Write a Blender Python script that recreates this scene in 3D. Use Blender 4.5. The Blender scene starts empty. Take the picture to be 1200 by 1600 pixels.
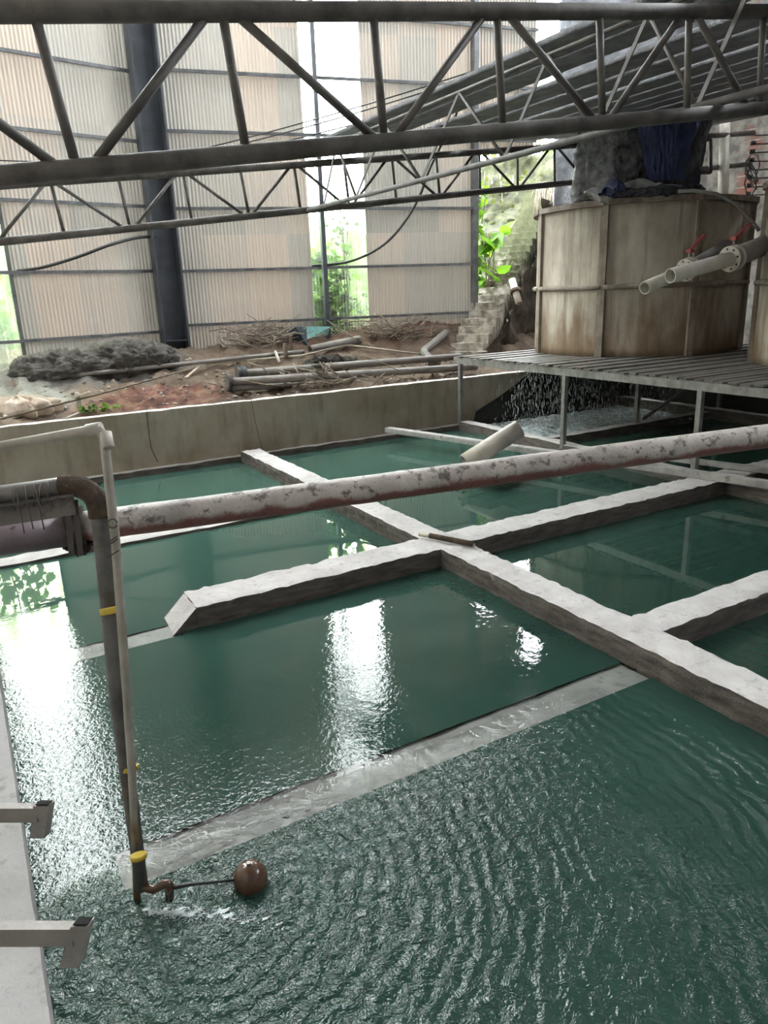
import bpy, bmesh, math, random
from mathutils import Vector, Matrix, noise
random.seed(7)
D2R = math.radians
SC = bpy.context.scene
COL = SC.collection

# ------------------------------------------------------------------ camera
F_PX, YAW, PITCH, ROLL, EYE = 1142.44, D2R(29.461), D2R(16.844), D2R(-2.051), Vector((0, 0, 2.8))
FW = Vector((math.sin(YAW)*math.cos(PITCH), math.cos(YAW)*math.cos(PITCH), -math.sin(PITCH)))
RT0 = Vector((math.cos(YAW), -math.sin(YAW), 0)); UP0 = RT0.cross(FW)
RT = RT0*math.cos(ROLL) + UP0*math.sin(ROLL); UP = -RT0*math.sin(ROLL) + UP0*math.cos(ROLL)
cd = bpy.data.cameras.new('camera'); cam = bpy.data.objects.new('camera', cd); COL.objects.link(cam)
m = Matrix((RT, UP, -FW)).transposed().to_4x4(); m.translation = EYE
cam.matrix_world = m; cd.sensor_fit = 'AUTO'; cd.sensor_width = 36.0; cd.lens = F_PX/1600*36
cd.clip_start = .02; cd.clip_end = 400
SC.camera = cam

# ------------------------------------------------------------------ world, sun, exposure
W = bpy.data.worlds.new('overcast_sky'); SC.world = W; W.use_nodes = True
wn = W.node_tree; wn.nodes.clear()
bg = wn.nodes.new('ShaderNodeBackground'); bg.inputs[0].default_value = (.93, .97, 1, 1); bg.inputs[1].default_value = 44.0
wo = wn.nodes.new('ShaderNodeOutputWorld'); wn.links.new(bg.outputs[0], wo.inputs[0])
SC.view_settings.view_transform = 'Standard'; SC.view_settings.look = 'None'
SC.view_settings.gamma = 1; SC.view_settings.use_curve_mapping = False
SC.view_settings.exposure = -0.45

# ------------------------------------------------------------------ helpers
def ray(x, y): return RT*((x-600)/F_PX) - UP*((y-800)/F_PX) + FW
def at(x, y, ax, c):
    d = ray(x, y); i = 'xyz'.index(ax); return EYE + d*((c-EYE[i])/d[i])
def dep(x, y, D): return EYE + ray(x, y)*D
def atn(x, y, p, n):
    d = ray(x, y); n = Vector(n); return EYE + d*(n.dot(Vector(p)-EYE)/n.dot(d))

def put(o, label=None, cat=None, group=None, kind=None):
    if label: o['label'] = label
    if cat: o['category'] = cat
    if group: o['group'] = group
    if kind: o['kind'] = kind
    return o
def thing(name, label, cat, loc=(0, 0, 0), group=None):
    o = bpy.data.objects.new(name, None); COL.objects.link(o); o.location = loc; o.empty_display_size = .1
    return put(o, label, cat, group)
class MB:
    def __init__(s): s.b = bmesh.new()
    def box(s, c, size, rz=0, M=None, bev=0):
        M4 = M if M else (Matrix.Translation(Vector(c)) @ Matrix.Rotation(rz, 4, 'Z'))
        M4 = M4 @ Matrix.Diagonal((size[0], size[1], size[2], 1))
        g = bmesh.ops.create_cube(s.b, size=1, matrix=M4)
        if bev: bmesh.ops.bevel(s.b, geom=list({e for v in g['verts'] for e in v.link_edges}), offset=bev, segments=2, affect='EDGES')
        return s
    def span(s, a, b, w, h, up=(0, 0, 1), bev=0):       # box bar from a to b
        a, b = Vector(a), Vector(b); d = b-a; L = d.length; x = d/L
        u = Vector(up); y = u.cross(x)
        if y.length < 1e-4: y = Vector((1, 0, 0)).cross(x)
        y.normalize(); z = x.cross(y)
        M4 = Matrix((x, y, z)).transposed().to_4x4(); M4.translation = (a+b)/2
        return s.box(None, (L, w, h), M=M4, bev=bev)
    def tube(s, pts, r, seg=14, cap=True, rs=None, hollow=0, wob=0):
        pts = [Vector(p) for p in pts]; n = len(pts); rings = []; prev = None
        for i, p in enumerate(pts):
            t = (pts[min(i+1, n-1)] - pts[max(i-1, 0)]).normalized()
            if prev is None:
                a = Vector((0, 0, 1)) if abs(t.z) < .9 else Vector((1, 0, 0))
                u = (a - t*a.dot(t)).normalized()
            else: u = (prev - t*prev.dot(t)).normalized()
            prev = u; v = t.cross(u); rr = rs[i] if rs else r
            rings.append([s.b.verts.new(p + (u*math.cos(2*math.pi*k/seg) + v*math.sin(2*math.pi*k/seg))*rr*(1+(noise.noise((p*9+Vector((k, 0, 0))))*wob if wob else 0))) for k in range(seg)])
        for i in range(n-1):
            for k in range(seg):
                f = s.b.faces.new((rings[i][k], rings[i][(k+1) % seg], rings[i+1][(k+1) % seg], rings[i+1][k])); f.smooth = True
        if hollow:
            for e, d in ((0, 1), (-1, -1)):
                R = rings[e]; c = pts[e]; t = (pts[1]-pts[0]).normalized() if e == 0 else (pts[-2]-pts[-1]).normalized()
                i1 = [s.b.verts.new(c + (q.co-c)*hollow) for q in R]; dp = min(r*6, .8*(pts[1]-pts[0]).length if e == 0 else .8*(pts[-1]-pts[-2]).length)/ (2 if n == 2 else 1); i2 = [s.b.verts.new(q.co + t*dp) for q in i1]
                for k in range(seg):
                    k2 = (k+1) % seg
                    s.b.faces.new((R[k], R[k2], i1[k2], i1[k])); s.b.faces.new((i1[k], i1[k2], i2[k2], i2[k]))
                s.b.faces.new(i2)
        elif cap: s.b.faces.new(rings[0]); s.b.faces.new(rings[-1][::-1])
        return s
    def poly(s, pts, h=(0, 0, 0)):                     # prism
        h = Vector(h); a = [s.b.verts.new(Vector(p)) for p in pts]; s.b.faces.new(a)
        if h.length:
            c = [s.b.verts.new(Vector(p)+h) for p in pts]; s.b.faces.new(c[::-1]); n = len(a)
            for k in range(n): s.b.faces.new((a[k], a[(k+1) % n], c[(k+1) % n], c[k]))
        return s
    def grid(s, nu, nv, fn, smooth=True):
        V = [[s.b.verts.new(fn(i/nu, j/nv)) for j in range(nv+1)] for i in range(nu+1)]
        for i in range(nu):
            for j in range(nv):
                f = s.b.faces.new((V[i][j], V[i+1][j], V[i+1][j+1], V[i][j+1])); f.smooth = smooth
        return s
    def ball(s, c, r, sq=(1, 1, 1), u=20, v=14):
        g = bmesh.ops.create_uvsphere(s.b, u_segments=u, v_segments=v, radius=1, matrix=Matrix.Translation(Vector(c)) @ Matrix.Diagonal((r*sq[0], r*sq[1], r*sq[2], 1)))
        for q in g['verts']:
            for f in q.link_faces: f.smooth = True
        return s
    def build(s, name, mat, parent=None, recalc=True):
        if recalc: bmesh.ops.recalc_face_normals(s.b, faces=s.b.faces)
        me = bpy.data.meshes.new(name); s.b.to_mesh(me); s.b.free(); me.materials.append(mat)
        o = bpy.data.objects.new(name, me); COL.objects.link(o)
        if parent:
            o.parent = parent; o.matrix_parent_inverse = Matrix.Identity(4)
            w = Vector((0, 0, 0)); p = parent
            while p: w += p.location; p = p.parent
            me.transform(Matrix.Translation(-w))
        return o
def arc(a, corner, b, r, n=6):                        # rounded corner points
    a, c, b = Vector(a), Vector(corner), Vector(b); p = c+(a-c).normalized()*r; q = c+(b-c).normalized()*r
    return [p.lerp(c, t).lerp(c.lerp(q, t), t) for t in [i/n for i in range(n+1)]]
def fbm(p, s=1, o=4): return noise.fractal(Vector(p)*s, 1.0, 2.0, o)
def rough(M, c0, c1, step=.12, amp=.012, sc=5, keep=0):   # subdivided box with worn faces and edges
    c0, c1 = Vector(c0), Vector(c1); d = c1-c0; n = [max(1, int(round(abs(d[i])/step))) for i in range(3)]
    cache = {}
    def vtx(i, j, k):
        if (i, j, k) in cache: return cache[(i, j, k)]
        p = Vector((c0.x+d.x*i/n[0], c0.y+d.y*j/n[1], c0.z+d.z*k/n[2]))
        q = p*sc; dv = Vector((fbm(q, 1, 3), fbm(q+Vector((31, 0, 0)), 1, 3), fbm(q+Vector((0, 47, 0)), 1, 3)))*amp
        e = (i in (0, n[0]))+(j in (0, n[1]))+(k in (0, n[2]))
        if e >= 2:
            cen = (c0+c1)/2; off = Vector([math.copysign(.007, cen[a]-p[a]) if (i, j, k)[a] in (0, n[a]) and n[a] >= 1 else 0 for a in range(3)])
            dv += off*(1+fbm(q*3, 1, 2))
        v = cache[(i, j, k)] = M.b.verts.new(p+dv); return v
    def quad(a, b, c, e): M.b.faces.new((a, b, c, e))
    for j in range(n[1]):
        for k in range(n[2]):
            for i in (0, n[0]): quad(vtx(i, j, k), vtx(i, j+1, k), vtx(i, j+1, k+1), vtx(i, j, k+1))
    for i in range(n[0]):
        for k in range(n[2]):
            for j in (0, n[1]): quad(vtx(i, j, k), vtx(i+1, j, k), vtx(i+1, j, k+1), vtx(i, j, k+1))
        for j in range(n[1]):
            for k in (0, n[2]): quad(vtx(i, j, k), vtx(i+1, j, k), vtx(i+1, j+1, k), vtx(i, j+1, k))
    return M

# ------------------------------------------------------------------ materials
class NT:
    def __init__(s, name):
        s.m = bpy.data.materials.new(name); s.m.use_nodes = True; s.t = s.m.node_tree; s.t.nodes.clear()
        s.out = s.t.nodes.new('ShaderNodeOutputMaterial')
    def n(s, typ, ins=None, **kw):
        nd = s.t.nodes.new('ShaderNode'+typ)
        for k, v in kw.items(): setattr(nd, k, v)
        for k, v in (ins or {}).items():
            if isinstance(v, bpy.types.NodeSocket): s.t.links.new(v, nd.inputs[k])
            else: nd.inputs[k].default_value = v
        return nd
    def co(s, scale=(1, 1, 1), kind='Object', rot=(0, 0, 0)):
        return s.n('Mapping', {0: s.n('TexCoord').outputs[kind], 2: rot, 3: scale}).outputs[0]
    def noise(s, vec, sc, det=4, rough=.55, dist=0): return s.n('TexNoise', {'Vector': vec, 'Scale': sc, 'Detail': det, 'Roughness': rough, 'Distortion': dist}).outputs['Fac']
    def ramp(s, fac, stops):
        r = s.n('ValToRGB', {0: fac}); el = r.color_ramp.elements
        while len(el) < len(stops): el.new(.5)
        for e, (p, c) in zip(el, stops): e.position = p; e.color = (c[0], c[1], c[2], 1) if hasattr(c, '__len__') else (c, c, c, 1)
        return r.outputs[0]
    def mix(s, f, a, b, mode='MIX'):
        nd = s.n('Mix', data_type='RGBA', blend_type=mode)
        for i, v in ((0, f), (6, a), (7, b)):
            if isinstance(v, bpy.types.NodeSocket): s.t.links.new(v, nd.inputs[i])
            else: nd.inputs[i].default_value = v if i == 0 else (v[0], v[1], v[2], 1)
        return nd.outputs[2]
    def math(s, op, a, b=0, c=0): return s.n('Math', {0: a, 1: b, 2: c}, operation=op).outputs[0]
    def bump(s, h, st=.3, d=.01, nrm=None):
        ins = {'Height': h, 'Strength': st, 'Distance': d}
        if nrm: ins['Normal'] = nrm
        return s.n('Bump', ins).outputs[0]
    def surf(s, col, rough=.8, nrm=None, metal=0, **kw):
        ins = {'Base Color': col if isinstance(col, bpy.types.NodeSocket) else (*col, 1), 'Roughness': rough, 'Metallic': metal}
        if nrm: ins['Normal'] = nrm
        for k, v in kw.items(): ins[k] = v
        p = s.n('BsdfPrincipled', ins); s.t.links.new(p.outputs[0], s.out.inputs[0]); return p
    def z(s): return s.n('SeparateXYZ', {0: s.n('NewGeometry').outputs['Position']}).outputs[2]

def grime(name, c1, c2, sc=4, rough=.75, metal=0, stops=(.35, .65), bump=.25, bd=.006, c3=None, s3=9, streak=None, thr=(.55, .68)):
    t = NT(name); v = t.co(); a = t.noise(v, sc, 6, .6)
    col = t.ramp(a, [(stops[0], c1), (stops[1], c2)])
    if c3: col = t.mix(t.ramp(t.noise(v, s3, 5, .65), [(thr[0], 0), (thr[1], 1)]), col, c3)
    if streak:
        w = t.co((6, 6, .35)); col = t.mix(t.ramp(t.noise(w, 2.2, 5, .6), [(.45, 0), (.7, .85)]), col, streak)
    fine = t.noise(v, sc*14, 4, .6)
    t.surf(col, rough, t.bump(t.math('ADD', fine, a), bump, bd), metal); return t.m

M = {}
M['weir'] = grime('pale_worn_concrete', (.62, .59, .57), (.74, .71, .69), 3, .9, bump=.5, bd=.008, c3=(.38, .35, .33), s3=14, thr=(.62, .74))
def concrete_wet():
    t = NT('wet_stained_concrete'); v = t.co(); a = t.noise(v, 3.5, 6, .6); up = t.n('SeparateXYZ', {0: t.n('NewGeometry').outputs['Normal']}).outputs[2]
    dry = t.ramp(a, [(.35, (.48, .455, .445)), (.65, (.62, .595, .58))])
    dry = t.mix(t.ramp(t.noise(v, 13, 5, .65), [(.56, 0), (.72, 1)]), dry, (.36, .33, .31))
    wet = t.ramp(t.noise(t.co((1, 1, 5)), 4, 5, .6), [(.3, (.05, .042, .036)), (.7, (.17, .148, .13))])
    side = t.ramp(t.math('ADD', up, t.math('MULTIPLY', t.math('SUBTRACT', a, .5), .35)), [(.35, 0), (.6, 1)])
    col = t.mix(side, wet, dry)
    sub = t.ramp(t.z(), [(0, 0), (1, 1)])
    t.surf(col, .85, t.bump(t.math('ADD', t.noise(v, 60, 4, .65), t.noise(v, 14, 4)), .9, .012)); return t.m
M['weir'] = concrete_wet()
M['silt'] = grime('submerged_silty_concrete', (.34, .32, .31), (.46, .44, .42), 3, .9, c3=(.27, .26, .24), s3=8)
def basinwall():
    t = NT('stained_basin_wall'); v = t.co(); a = t.noise(v, 1.1, 6, .6)
    col = t.ramp(a, [(.3, (.25, .205, .145)), (.5, (.36, .305, .235)), (.7, (.42, .38, .31))])
    st = t.ramp(t.noise(t.co((3, 3, .5)), 1.6, 5, .65), [(.5, 0), (.75, .6)]); col = t.mix(st, col, (.14, .13, .10))
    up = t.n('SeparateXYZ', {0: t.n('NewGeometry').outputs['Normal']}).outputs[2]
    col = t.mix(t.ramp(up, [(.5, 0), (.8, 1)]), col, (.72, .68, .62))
    t.surf(col, .85, t.bump(t.noise(v, 30, 5), .3, .006)); return t.m
M['basin'] = basinwall()
M['bank'] = grime('light_plaster_bank', (.31, .30, .29), (.37, .36, .35), 2.5, .9, bump=.6, bd=.01, c3=(.25, .24, .23), s3=12)
def corrug():
    t = NT('aged_corrugated_sheet'); v = t.co(); sx = t.n('SeparateXYZ', {0: v}).outputs
    pan = t.math('FLOOR', t.math('DIVIDE', sx[0], .93)); row = t.math('FLOOR', t.math('DIVIDE', sx[2], 2.05))
    rnd = t.n('TexWhiteNoise', {'Vector': t.n('CombineXYZ', {0: pan, 1: row}).outputs[0]}, noise_dimensions='3D').outputs[0]
    a = t.noise(v, .45, 4, .55)
    f = t.math('ADD', t.math('MULTIPLY', rnd, .5), t.math('MULTIPLY', a, .5))
    col = t.ramp(f, [(.28, (.42, .41, .365)), (.48, (.51, .475, .42)), (.7, (.60, .515, .43))])
    st = t.ramp(t.noise(t.co((8, 8, .25)), 1.4, 4, .6), [(.5, 0), (.75, .5)]); col = t.mix(st, col, (.36, .34, .31))
    z0 = t.ramp(t.math('ADD', t.math('MULTIPLY', t.noise(t.co((1, 1, 1)), 2, 4), .8), t.math('MULTIPLY', t.z(), .3)), [(.55, .6), (1.0, 0)])
    col = t.mix(z0, col, (.36, .31, .26))
    p = t.n('BsdfPrincipled', {'Base Color': col, 'Roughness': .55}); tr = t.n('BsdfTranslucent', {0: col})
    t.t.links.new(t.n('MixShader', {0: .012, 1: p.outputs[0], 2: tr.outputs[0]}).outputs[0], t.out.inputs[0]); return t.m
M['corr'] = corrug()
def clear():
    t = NT('clear_corrugated_sheet'); v = t.co()
    dirt = t.ramp(t.math('ADD', t.math('MULTIPLY', t.noise(t.co((4, 4, .6)), 1.5, 4), .5), t.math('MULTIPLY', t.z(), .055)), [(.34, (.20, .26, .12)), (.44, (.45, .52, .34)), (.56, (.85, .88, .84))])
    tp = t.n('BsdfTransparent', {0: dirt}); tl = t.n('BsdfTranslucent', {0: (.8, .82, .78, 1)}); gl = t.n('BsdfGlossy', {0: (1, 1, 1, 1), 1: .25})
    m1 = t.n('MixShader', {0: .07, 1: tp.outputs[0], 2: tl.outputs[0]}); m2 = t.n('MixShader', {0: .04, 1: m1.outputs[0], 2: gl.outputs[0]})
    t.t.links.new(m2.outputs[0], t.out.inputs[0]); return t.m
M['clear'] = clear()
M['steel'] = grime('dusty_grey_steel_tube', (.055, .049, .043), (.125, .114, .102), 6, .6, 0, bump=.2, bd=.003, c3=(.17, .155, .135), s3=11, thr=(.6, .75))
M['tubelight'] = grime('pale_dusty_tube', (.09, .086, .082), (.16, .155, .147), 6, .6, 0)
M['bracket'] = grime('dull_brown_grey_steel', (.20, .185, .165), (.30, .28, .255), 6, .5, .2, c3=(.09, .07, .05), s3=9, thr=(.62, .75))
M['girt'] = grime('grey_girt_steel', (.08, .085, .09), (.16, .165, .17), 5, .5, .2)
M['column'] = grime('slate_painted_steel', (.035, .040, .048), (.070, .078, .092), 2, .45, .1, c3=(.3, .3, .29), s3=24, thr=(.7, .78))
M['slat'] = grime('dusty_foil_faced_sheet', (.15, .153, .165), (.29, .293, .31), 5, .5, .15, bump=1, bd=.035, c3=(.28, .28, .30), s3=16, thr=(.6, .8))
M['galv'] = grime('galvanised_steel', (.20, .198, .19), (.33, .325, .31), 8, .5, .35, c3=(.2, .17, .14), s3=12, thr=(.62, .75))
def mud():
    t = NT('mud_and_rubble'); v = t.co(); s = t.n('SeparateXYZ', {0: v}).outputs; a = t.noise(v, 1.3, 6, .65)
    col = t.ramp(a, [(.3, (.055, .038, .027)), (.5, (.13, .092, .064)), (.7, (.23, .18, .135))])
    # red clay patch and grey slurry, each with a place of its own
    def blob(cx, cy, rx, ry):
        dx = t.math('DIVIDE', t.math('SUBTRACT', s[0], cx), rx); dy = t.math('DIVIDE', t.math('SUBTRACT', s[1], cy), ry)
        r = t.math('SQRT', t.math('ADD', t.math('MULTIPLY', dx, dx), t.math('MULTIPLY', dy, dy)))
        return t.math('ADD', r, t.math('MULTIPLY', t.math('SUBTRACT', t.noise(v, 2.2, 5, .6), .5), 1.3))
    grey = t.ramp(blob(1.2, 15.6, 3.4, 1.45), [(.75, 1), (1.05, 0)]); pale = t.ramp(blob(.6, 13.9, 1.3, .75), [(.7, 1), (1.1, 0)])
    red = t.ramp(blob(2.9, 13.2, 1.5, .75), [(.6, 1), (1.1, 0)]); brn = t.ramp(blob(8.6, 16.2, 3.2, 1.5), [(.6, 1), (1.1, 0)])
    col = t.mix(red, col, t.ramp(t.noise(v, 5, 5), [(.36, (.065, .032, .024)), (.5, (.16, .068, .048)), (.64, (.23, .14, .095))]))
    col = t.mix(brn, col, t.ramp(t.noise(v, 4, 5), [(.35, (.07, .035, .025)), (.65, (.15, .085, .06))]))
    col = t.mix(grey, col, t.ramp(t.noise(v, 4, 6, .65), [(.35, (.10, .092, .082)), (.65, (.20, .19, .172))]))
    col = t.mix(pale, col, t.ramp(t.noise(v, 4, 5), [(.35, (.18, .178, .15)), (.65, (.32, .315, .275))]))
    out = t.ramp(t.math('MULTIPLY', s[1], .05), [(.87, 0), (.93, 1)])
    col = t.mix(out, col, t.ramp(t.noise(v, 2.5, 5), [(.35, (.02, .04, .008)), (.65, (.06, .11, .02))]))
    t.surf(col, .95, t.bump(t.math('ADD', t.noise(v, 22, 6, .7), t.noise(v, 6, 4)), 1, .03)); return t.m
M['mud'] = mud()
M['rock'] = grime('dark_earth_face', (.035, .028, .022), (.12, .10, .08), 2.5, .95, bump=1, bd=.04, c3=(.22, .17, .11), s3=3, thr=(.62, .75))
def stone():
    t = NT('mossy_stone_steps'); v = t.co(); a = t.noise(v, 5, 6, .6)
    col = t.ramp(a, [(.38, (.18, .16, .135)), (.6, (.46, .42, .365))])
    moss = t.ramp(t.math('ADD', t.math('MULTIPLY', t.noise(v, 7, 4), .6), t.math('MULTIPLY', t.z(), .16)), [(.66, 0), (.86, .92)])
    t.surf(t.mix(moss, col, (.05, .06, .02)), .9, t.bump(t.noise(v, 30, 5), .7, .012)); return t.m
M['stone'] = stone()
M['bankstone'] = grime('mossy_bank_stone', (.012, .014, .006), (.075, .080, .035), 3.5, .95, bump=1, bd=.05, c3=(.035, .055, .012), s3=5)
def tankmat():
    t = NT('rust_stained_tank_wall'); v = t.co(); a = t.noise(t.co((1.2, 1.2, .7)), 1.2, 6, .6)
    col = t.ramp(a, [(.3, (.24, .20, .16)), (.5, (.40, .35, .285)), (.7, (.56, .51, .43))])
    st = t.ramp(t.noise(t.co((4, 4, .28)), 1.5, 6, .65), [(.5, 0), (.72, .8)]); col = t.mix(st, col, (.12, .095, .075))
    low = t.ramp(t.math('ADD', t.math('MULTIPLY', t.noise(t.co((3, 3, .8)), 1.5, 4), .9), t.math('MULTIPLY', t.math('SUBTRACT', t.z(), 1.47), -.3)), [(.15, 0), (.42, .8)])
    col = t.mix(low, col, (.16, .095, .045))
    t.surf(col, .75, t.bump(t.noise(v, 18, 5), .3, .006)); return t.m
M['tank'] = tankmat()
M['tankrib'] = grime('tank_rib', (.16, .13, .10), (.34, .30, .25), 3, .75, streak=(.15, .11, .08))
M['tankrim'] = grime('tank_rim_rusty', (.13, .09, .065), (.25, .215, .18), 4, .7, c3=(.14, .07, .04), s3=5)
M['white'] = grime('dirty_white_pvc', (.46, .42, .36), (.60, .565, .50), 5, .45, c3=(.30, .25, .19), s3=8, thr=(.6, .78))
M['palepvc'] = grime('pale_spout_pvc', (.62, .58, .51), (.78, .74, .67), 5, .4)
M['void_shade'] = grime('inside_shade', (.004, .004, .004), (.008, .008, .008), 5, 1, bump=0)
M['greypvc'] = grime('dirty_grey_pvc', (.17, .155, .145), (.28, .26, .24), 4, .5, c3=(.15, .12, .10), s3=8, thr=(.58, .75))
def bigpipe():
    t = NT('mud_crusted_pvc_pipe'); v = t.co(); a = t.noise(v, 4, 6, .6)
    col = t.ramp(a, [(.35, (.36, .325, .30)), (.6, (.58, .53, .49)), (.75, (.28, .245, .22))])
    col = t.mix(t.ramp(t.noise(v, 16, 6, .7), [(.52, 0), (.62, .9)]), col, (.10, .08, .065))
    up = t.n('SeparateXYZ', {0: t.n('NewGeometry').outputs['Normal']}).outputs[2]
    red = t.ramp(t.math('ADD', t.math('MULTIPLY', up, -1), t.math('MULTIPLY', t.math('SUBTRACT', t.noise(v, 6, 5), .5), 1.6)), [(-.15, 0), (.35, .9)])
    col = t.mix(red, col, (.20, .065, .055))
    t.surf(col, .5, t.bump(t.noise(v, 18, 6, .7), .7, .01)); return t.m
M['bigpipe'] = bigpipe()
M['purple'] = grime('mauve_grey_pvc', (.16, .125, .132), (.24, .19, .20), 5, .35, c3=(.06, .05, .05), s3=7, thr=(.64, .72))
M['riser'] = grime('weathered_riser_pipe', (.06, .058, .055), (.15, .145, .135), 5, .5, c3=(.20, .12, .06), s3=6, thr=(.6, .75))
def thinp():
    t = NT('rust_streaked_thin_pvc'); v = t.co(); a = t.noise(v, 6, 5)
    col = t.ramp(a, [(.35, (.27, .25, .21)), (.65, (.40, .37, .32))])
    low = t.ramp(t.math('ADD', t.math('MULTIPLY', t.z(), -.8), t.math('MULTIPLY', t.noise(t.co((9, 9, 1.5)), 3, 4), .9)), [(-.2, 0), (.25, 1)])
    t.surf(t.mix(low, col, t.ramp(t.noise(v, 9, 4), [(.4, (.16, .06, .02)), (.65, (.42, .26, .10))])), .5, t.bump(t.noise(v, 30, 4), .3, .003)); return t.m
M['thin'] = thinp()
M['rust'] = grime('rust_crust', (.045, .03, .022), (.15, .10, .065), 12, .9, bump=1, bd=.02, c3=(.30, .27, .22), s3=20, thr=(.6, .72))
M['iron'] = grime('dull_angle_iron', (.075, .07, .067), (.15, .137, .128), 5, .6, .2, c3=(.05, .03, .02), s3=9)
M['black'] = grime('black_rubber', (.012, .012, .012), (.03, .03, .03), 9, .45)
M['wire'] = grime('rusty_wire', (.05, .04, .035), (.10, .08, .07), 9, .6)
M['yellow'] = grime('yellow_tape', (.50, .36, .03), (.60, .45, .06), 9, .5)
M['red'] = grime('worn_red_paint', (.22, .015, .02), (.36, .04, .05), 12, .5, c3=(.45, .35, .33), s3=20, thr=(.6, .7))
M['ball'] = grime('brown_float_ball', (.065, .035, .022), (.12, .07, .045), 7, .18, bump=.1, bd=.003, c3=(.04, .022, .015), s3=10)
M['plank'] = grime('weathered_grey_beam', (.30, .29, .28), (.46, .45, .43), 5, .8, c3=(.17, .15, .13), s3=12, thr=(.56, .7))
M['darkslat'] = grime('dark_deck_strip', (.10, .095, .085), (.24, .235, .22), 4, .6, .1, c3=(.13, .06, .035), s3=4, thr=(.52, .7))
M['silver'] = grime('crinkled_silver_sheet', (.16, .16, .17), (.92, .92, .92), 7, .25, .1, bump=1, bd=.12)  # fold highlights painted in as strongly contrasting light and dark colour
M['blue'] = grime('blue_plastic_sheet', (.010, .016, .06), (.03, .042, .13), 3, .3, bump=.7, bd=.03)
M['darkplastic'] = grime('black_plastic_sheet', (.012, .013, .018), (.045, .048, .06), 3, .3, bump=.9, bd=.04)
M['cloth'] = grime('grey_cloth', (.22, .21, .20), (.38, .36, .34), 6, .8, bump=.8, bd=.02)
M['sack'] = grime('pale_woven_sack', (.45, .36, .28), (.62, .54, .44), 6, .85, bump=.8, bd=.01, c3=(.30, .2, .15), s3=6)
M['wood'] = grime('old_wood', (.10, .075, .055), (.24, .19, .145), 8, .85, bump=.6, bd=.01)
M['bark'] = grime('dark_log_bark', (.03, .027, .024), (.09, .08, .07), 12, .9, bump=1, bd=.02)
M['pale'] = grime('pale_cane', (.38, .34, .27), (.52, .47, .39), 8, .7)
M['twig'] = grime('dry_twig', (.14, .11, .085), (.30, .25, .20), 8, .9)
M['teal'] = grime('dark_teal_sheet', (.03, .055, .075), (.07, .11, .14), 6, .4)
M['turq'] = grime('turquoise_sheet', (.16, .42, .42), (.30, .55, .54), 6, .5, c3=(.5, .5, .45), s3=6)
M['foil'] = grime('silver_insulation_foil', (.20, .21, .23), (.42, .44, .47), 2, .35, .6, bump=1, bd=.03)
M['roof'] = grime('grey_roof_sheet', (.10, .10, .105), (.18, .18, .185), 2, .6)
def brick():
    t = NT('brick_and_block_wall'); v = t.co((1, 1, 1))
    b = t.n('TexBrick', {'Vector': t.n('Mapping', {0: v, 2: (D2R(90), 0, D2R(90))}).outputs[0], 'Color1': (.26, .085, .055, 1), 'Color2': (.17, .10, .08, 1), 'Mortar': (.34, .32, .29, 1), 'Scale': 1.0, 'Mortar Size': .012, 'Brick Width': .24, 'Row Height': .075})
    g = t.ramp(t.noise(v, .9, 5, .6), [(.36, 0), (.44, 1)])
    col = t.mix(g, b.outputs[0], t.ramp(t.noise(v, 5, 5), [(.35, (.11, .10, .09)), (.65, (.25, .235, .21))]))
    t.surf(col, .9, t.bump(t.math('ADD', t.math('MULTIPLY', b.outputs[1], -1), t.noise(v, 14, 5)), .6, .012)); return t.m
M['brick'] = brick()
def leafmat(name, c, d):
    t = NT(name); col = t.ramp(t.noise(t.co(), 3, 3), [(.35, c), (.65, d)])
    p = t.n('BsdfPrincipled', {'Base Color': col, 'Roughness': .5}); tr = t.n('BsdfTranslucent', {0: col})
    t.t.links.new(t.n('MixShader', {0: .45, 1: p.outputs[0], 2: tr.outputs[0]}).outputs[0], t.out.inputs[0]); return t.m
M['leaf'] = leafmat('bright_green_leaf', (.07, .18, .008), (.16, .32, .02))
M['leafd'] = leafmat('deep_green_leaf', (.015, .045, .006), (.045, .10, .012))
M['leafdry'] = leafmat('mossy_pale_leaf', (.03, .042, .010), (.075, .085, .022))
def dropm():
    t = NT('falling_water'); p = t.n('BsdfGlossy', {0: (.95, 1, 1, 1), 1: .1}); q = t.n('BsdfTransparent'); d = t.n('BsdfDiffuse', {0: (.8, .85, .85, 1)})
    m1 = t.n('MixShader', {0: .5, 1: p.outputs[0], 2: d.outputs[0]}); t.t.links.new(t.n('MixShader', {0: .25, 1: m1.outputs[0], 2: q.outputs[0]}).outputs[0], t.out.inputs[0]); return t.m
M['drop'] = dropm()
M['shade_and_crack'] = grime('platform_shade_and_crack_black', (.008, .008, .007), (.03, .028, .024), 2, .35, bump=.4, bd=.01)  # near-black colour carries the platform's shade; the cracks use it too
def foamm():
    t = NT('churned_foam'); v = t.co(); d = t.n('BsdfPrincipled', {'Base Color': (.62, .70, .70, 1), 'Roughness': .35}); q = t.n('BsdfTransparent')
    f = t.ramp(t.noise(v, 9, 6, .75), [(.36, .25), (.6, .95)])
    t.t.links.new(t.n('MixShader', {0: f, 1: q.outputs[0], 2: d.outputs[0]}).outputs[0], t.out.inputs[0]); return t.m
M['foam'] = foamm()

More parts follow.
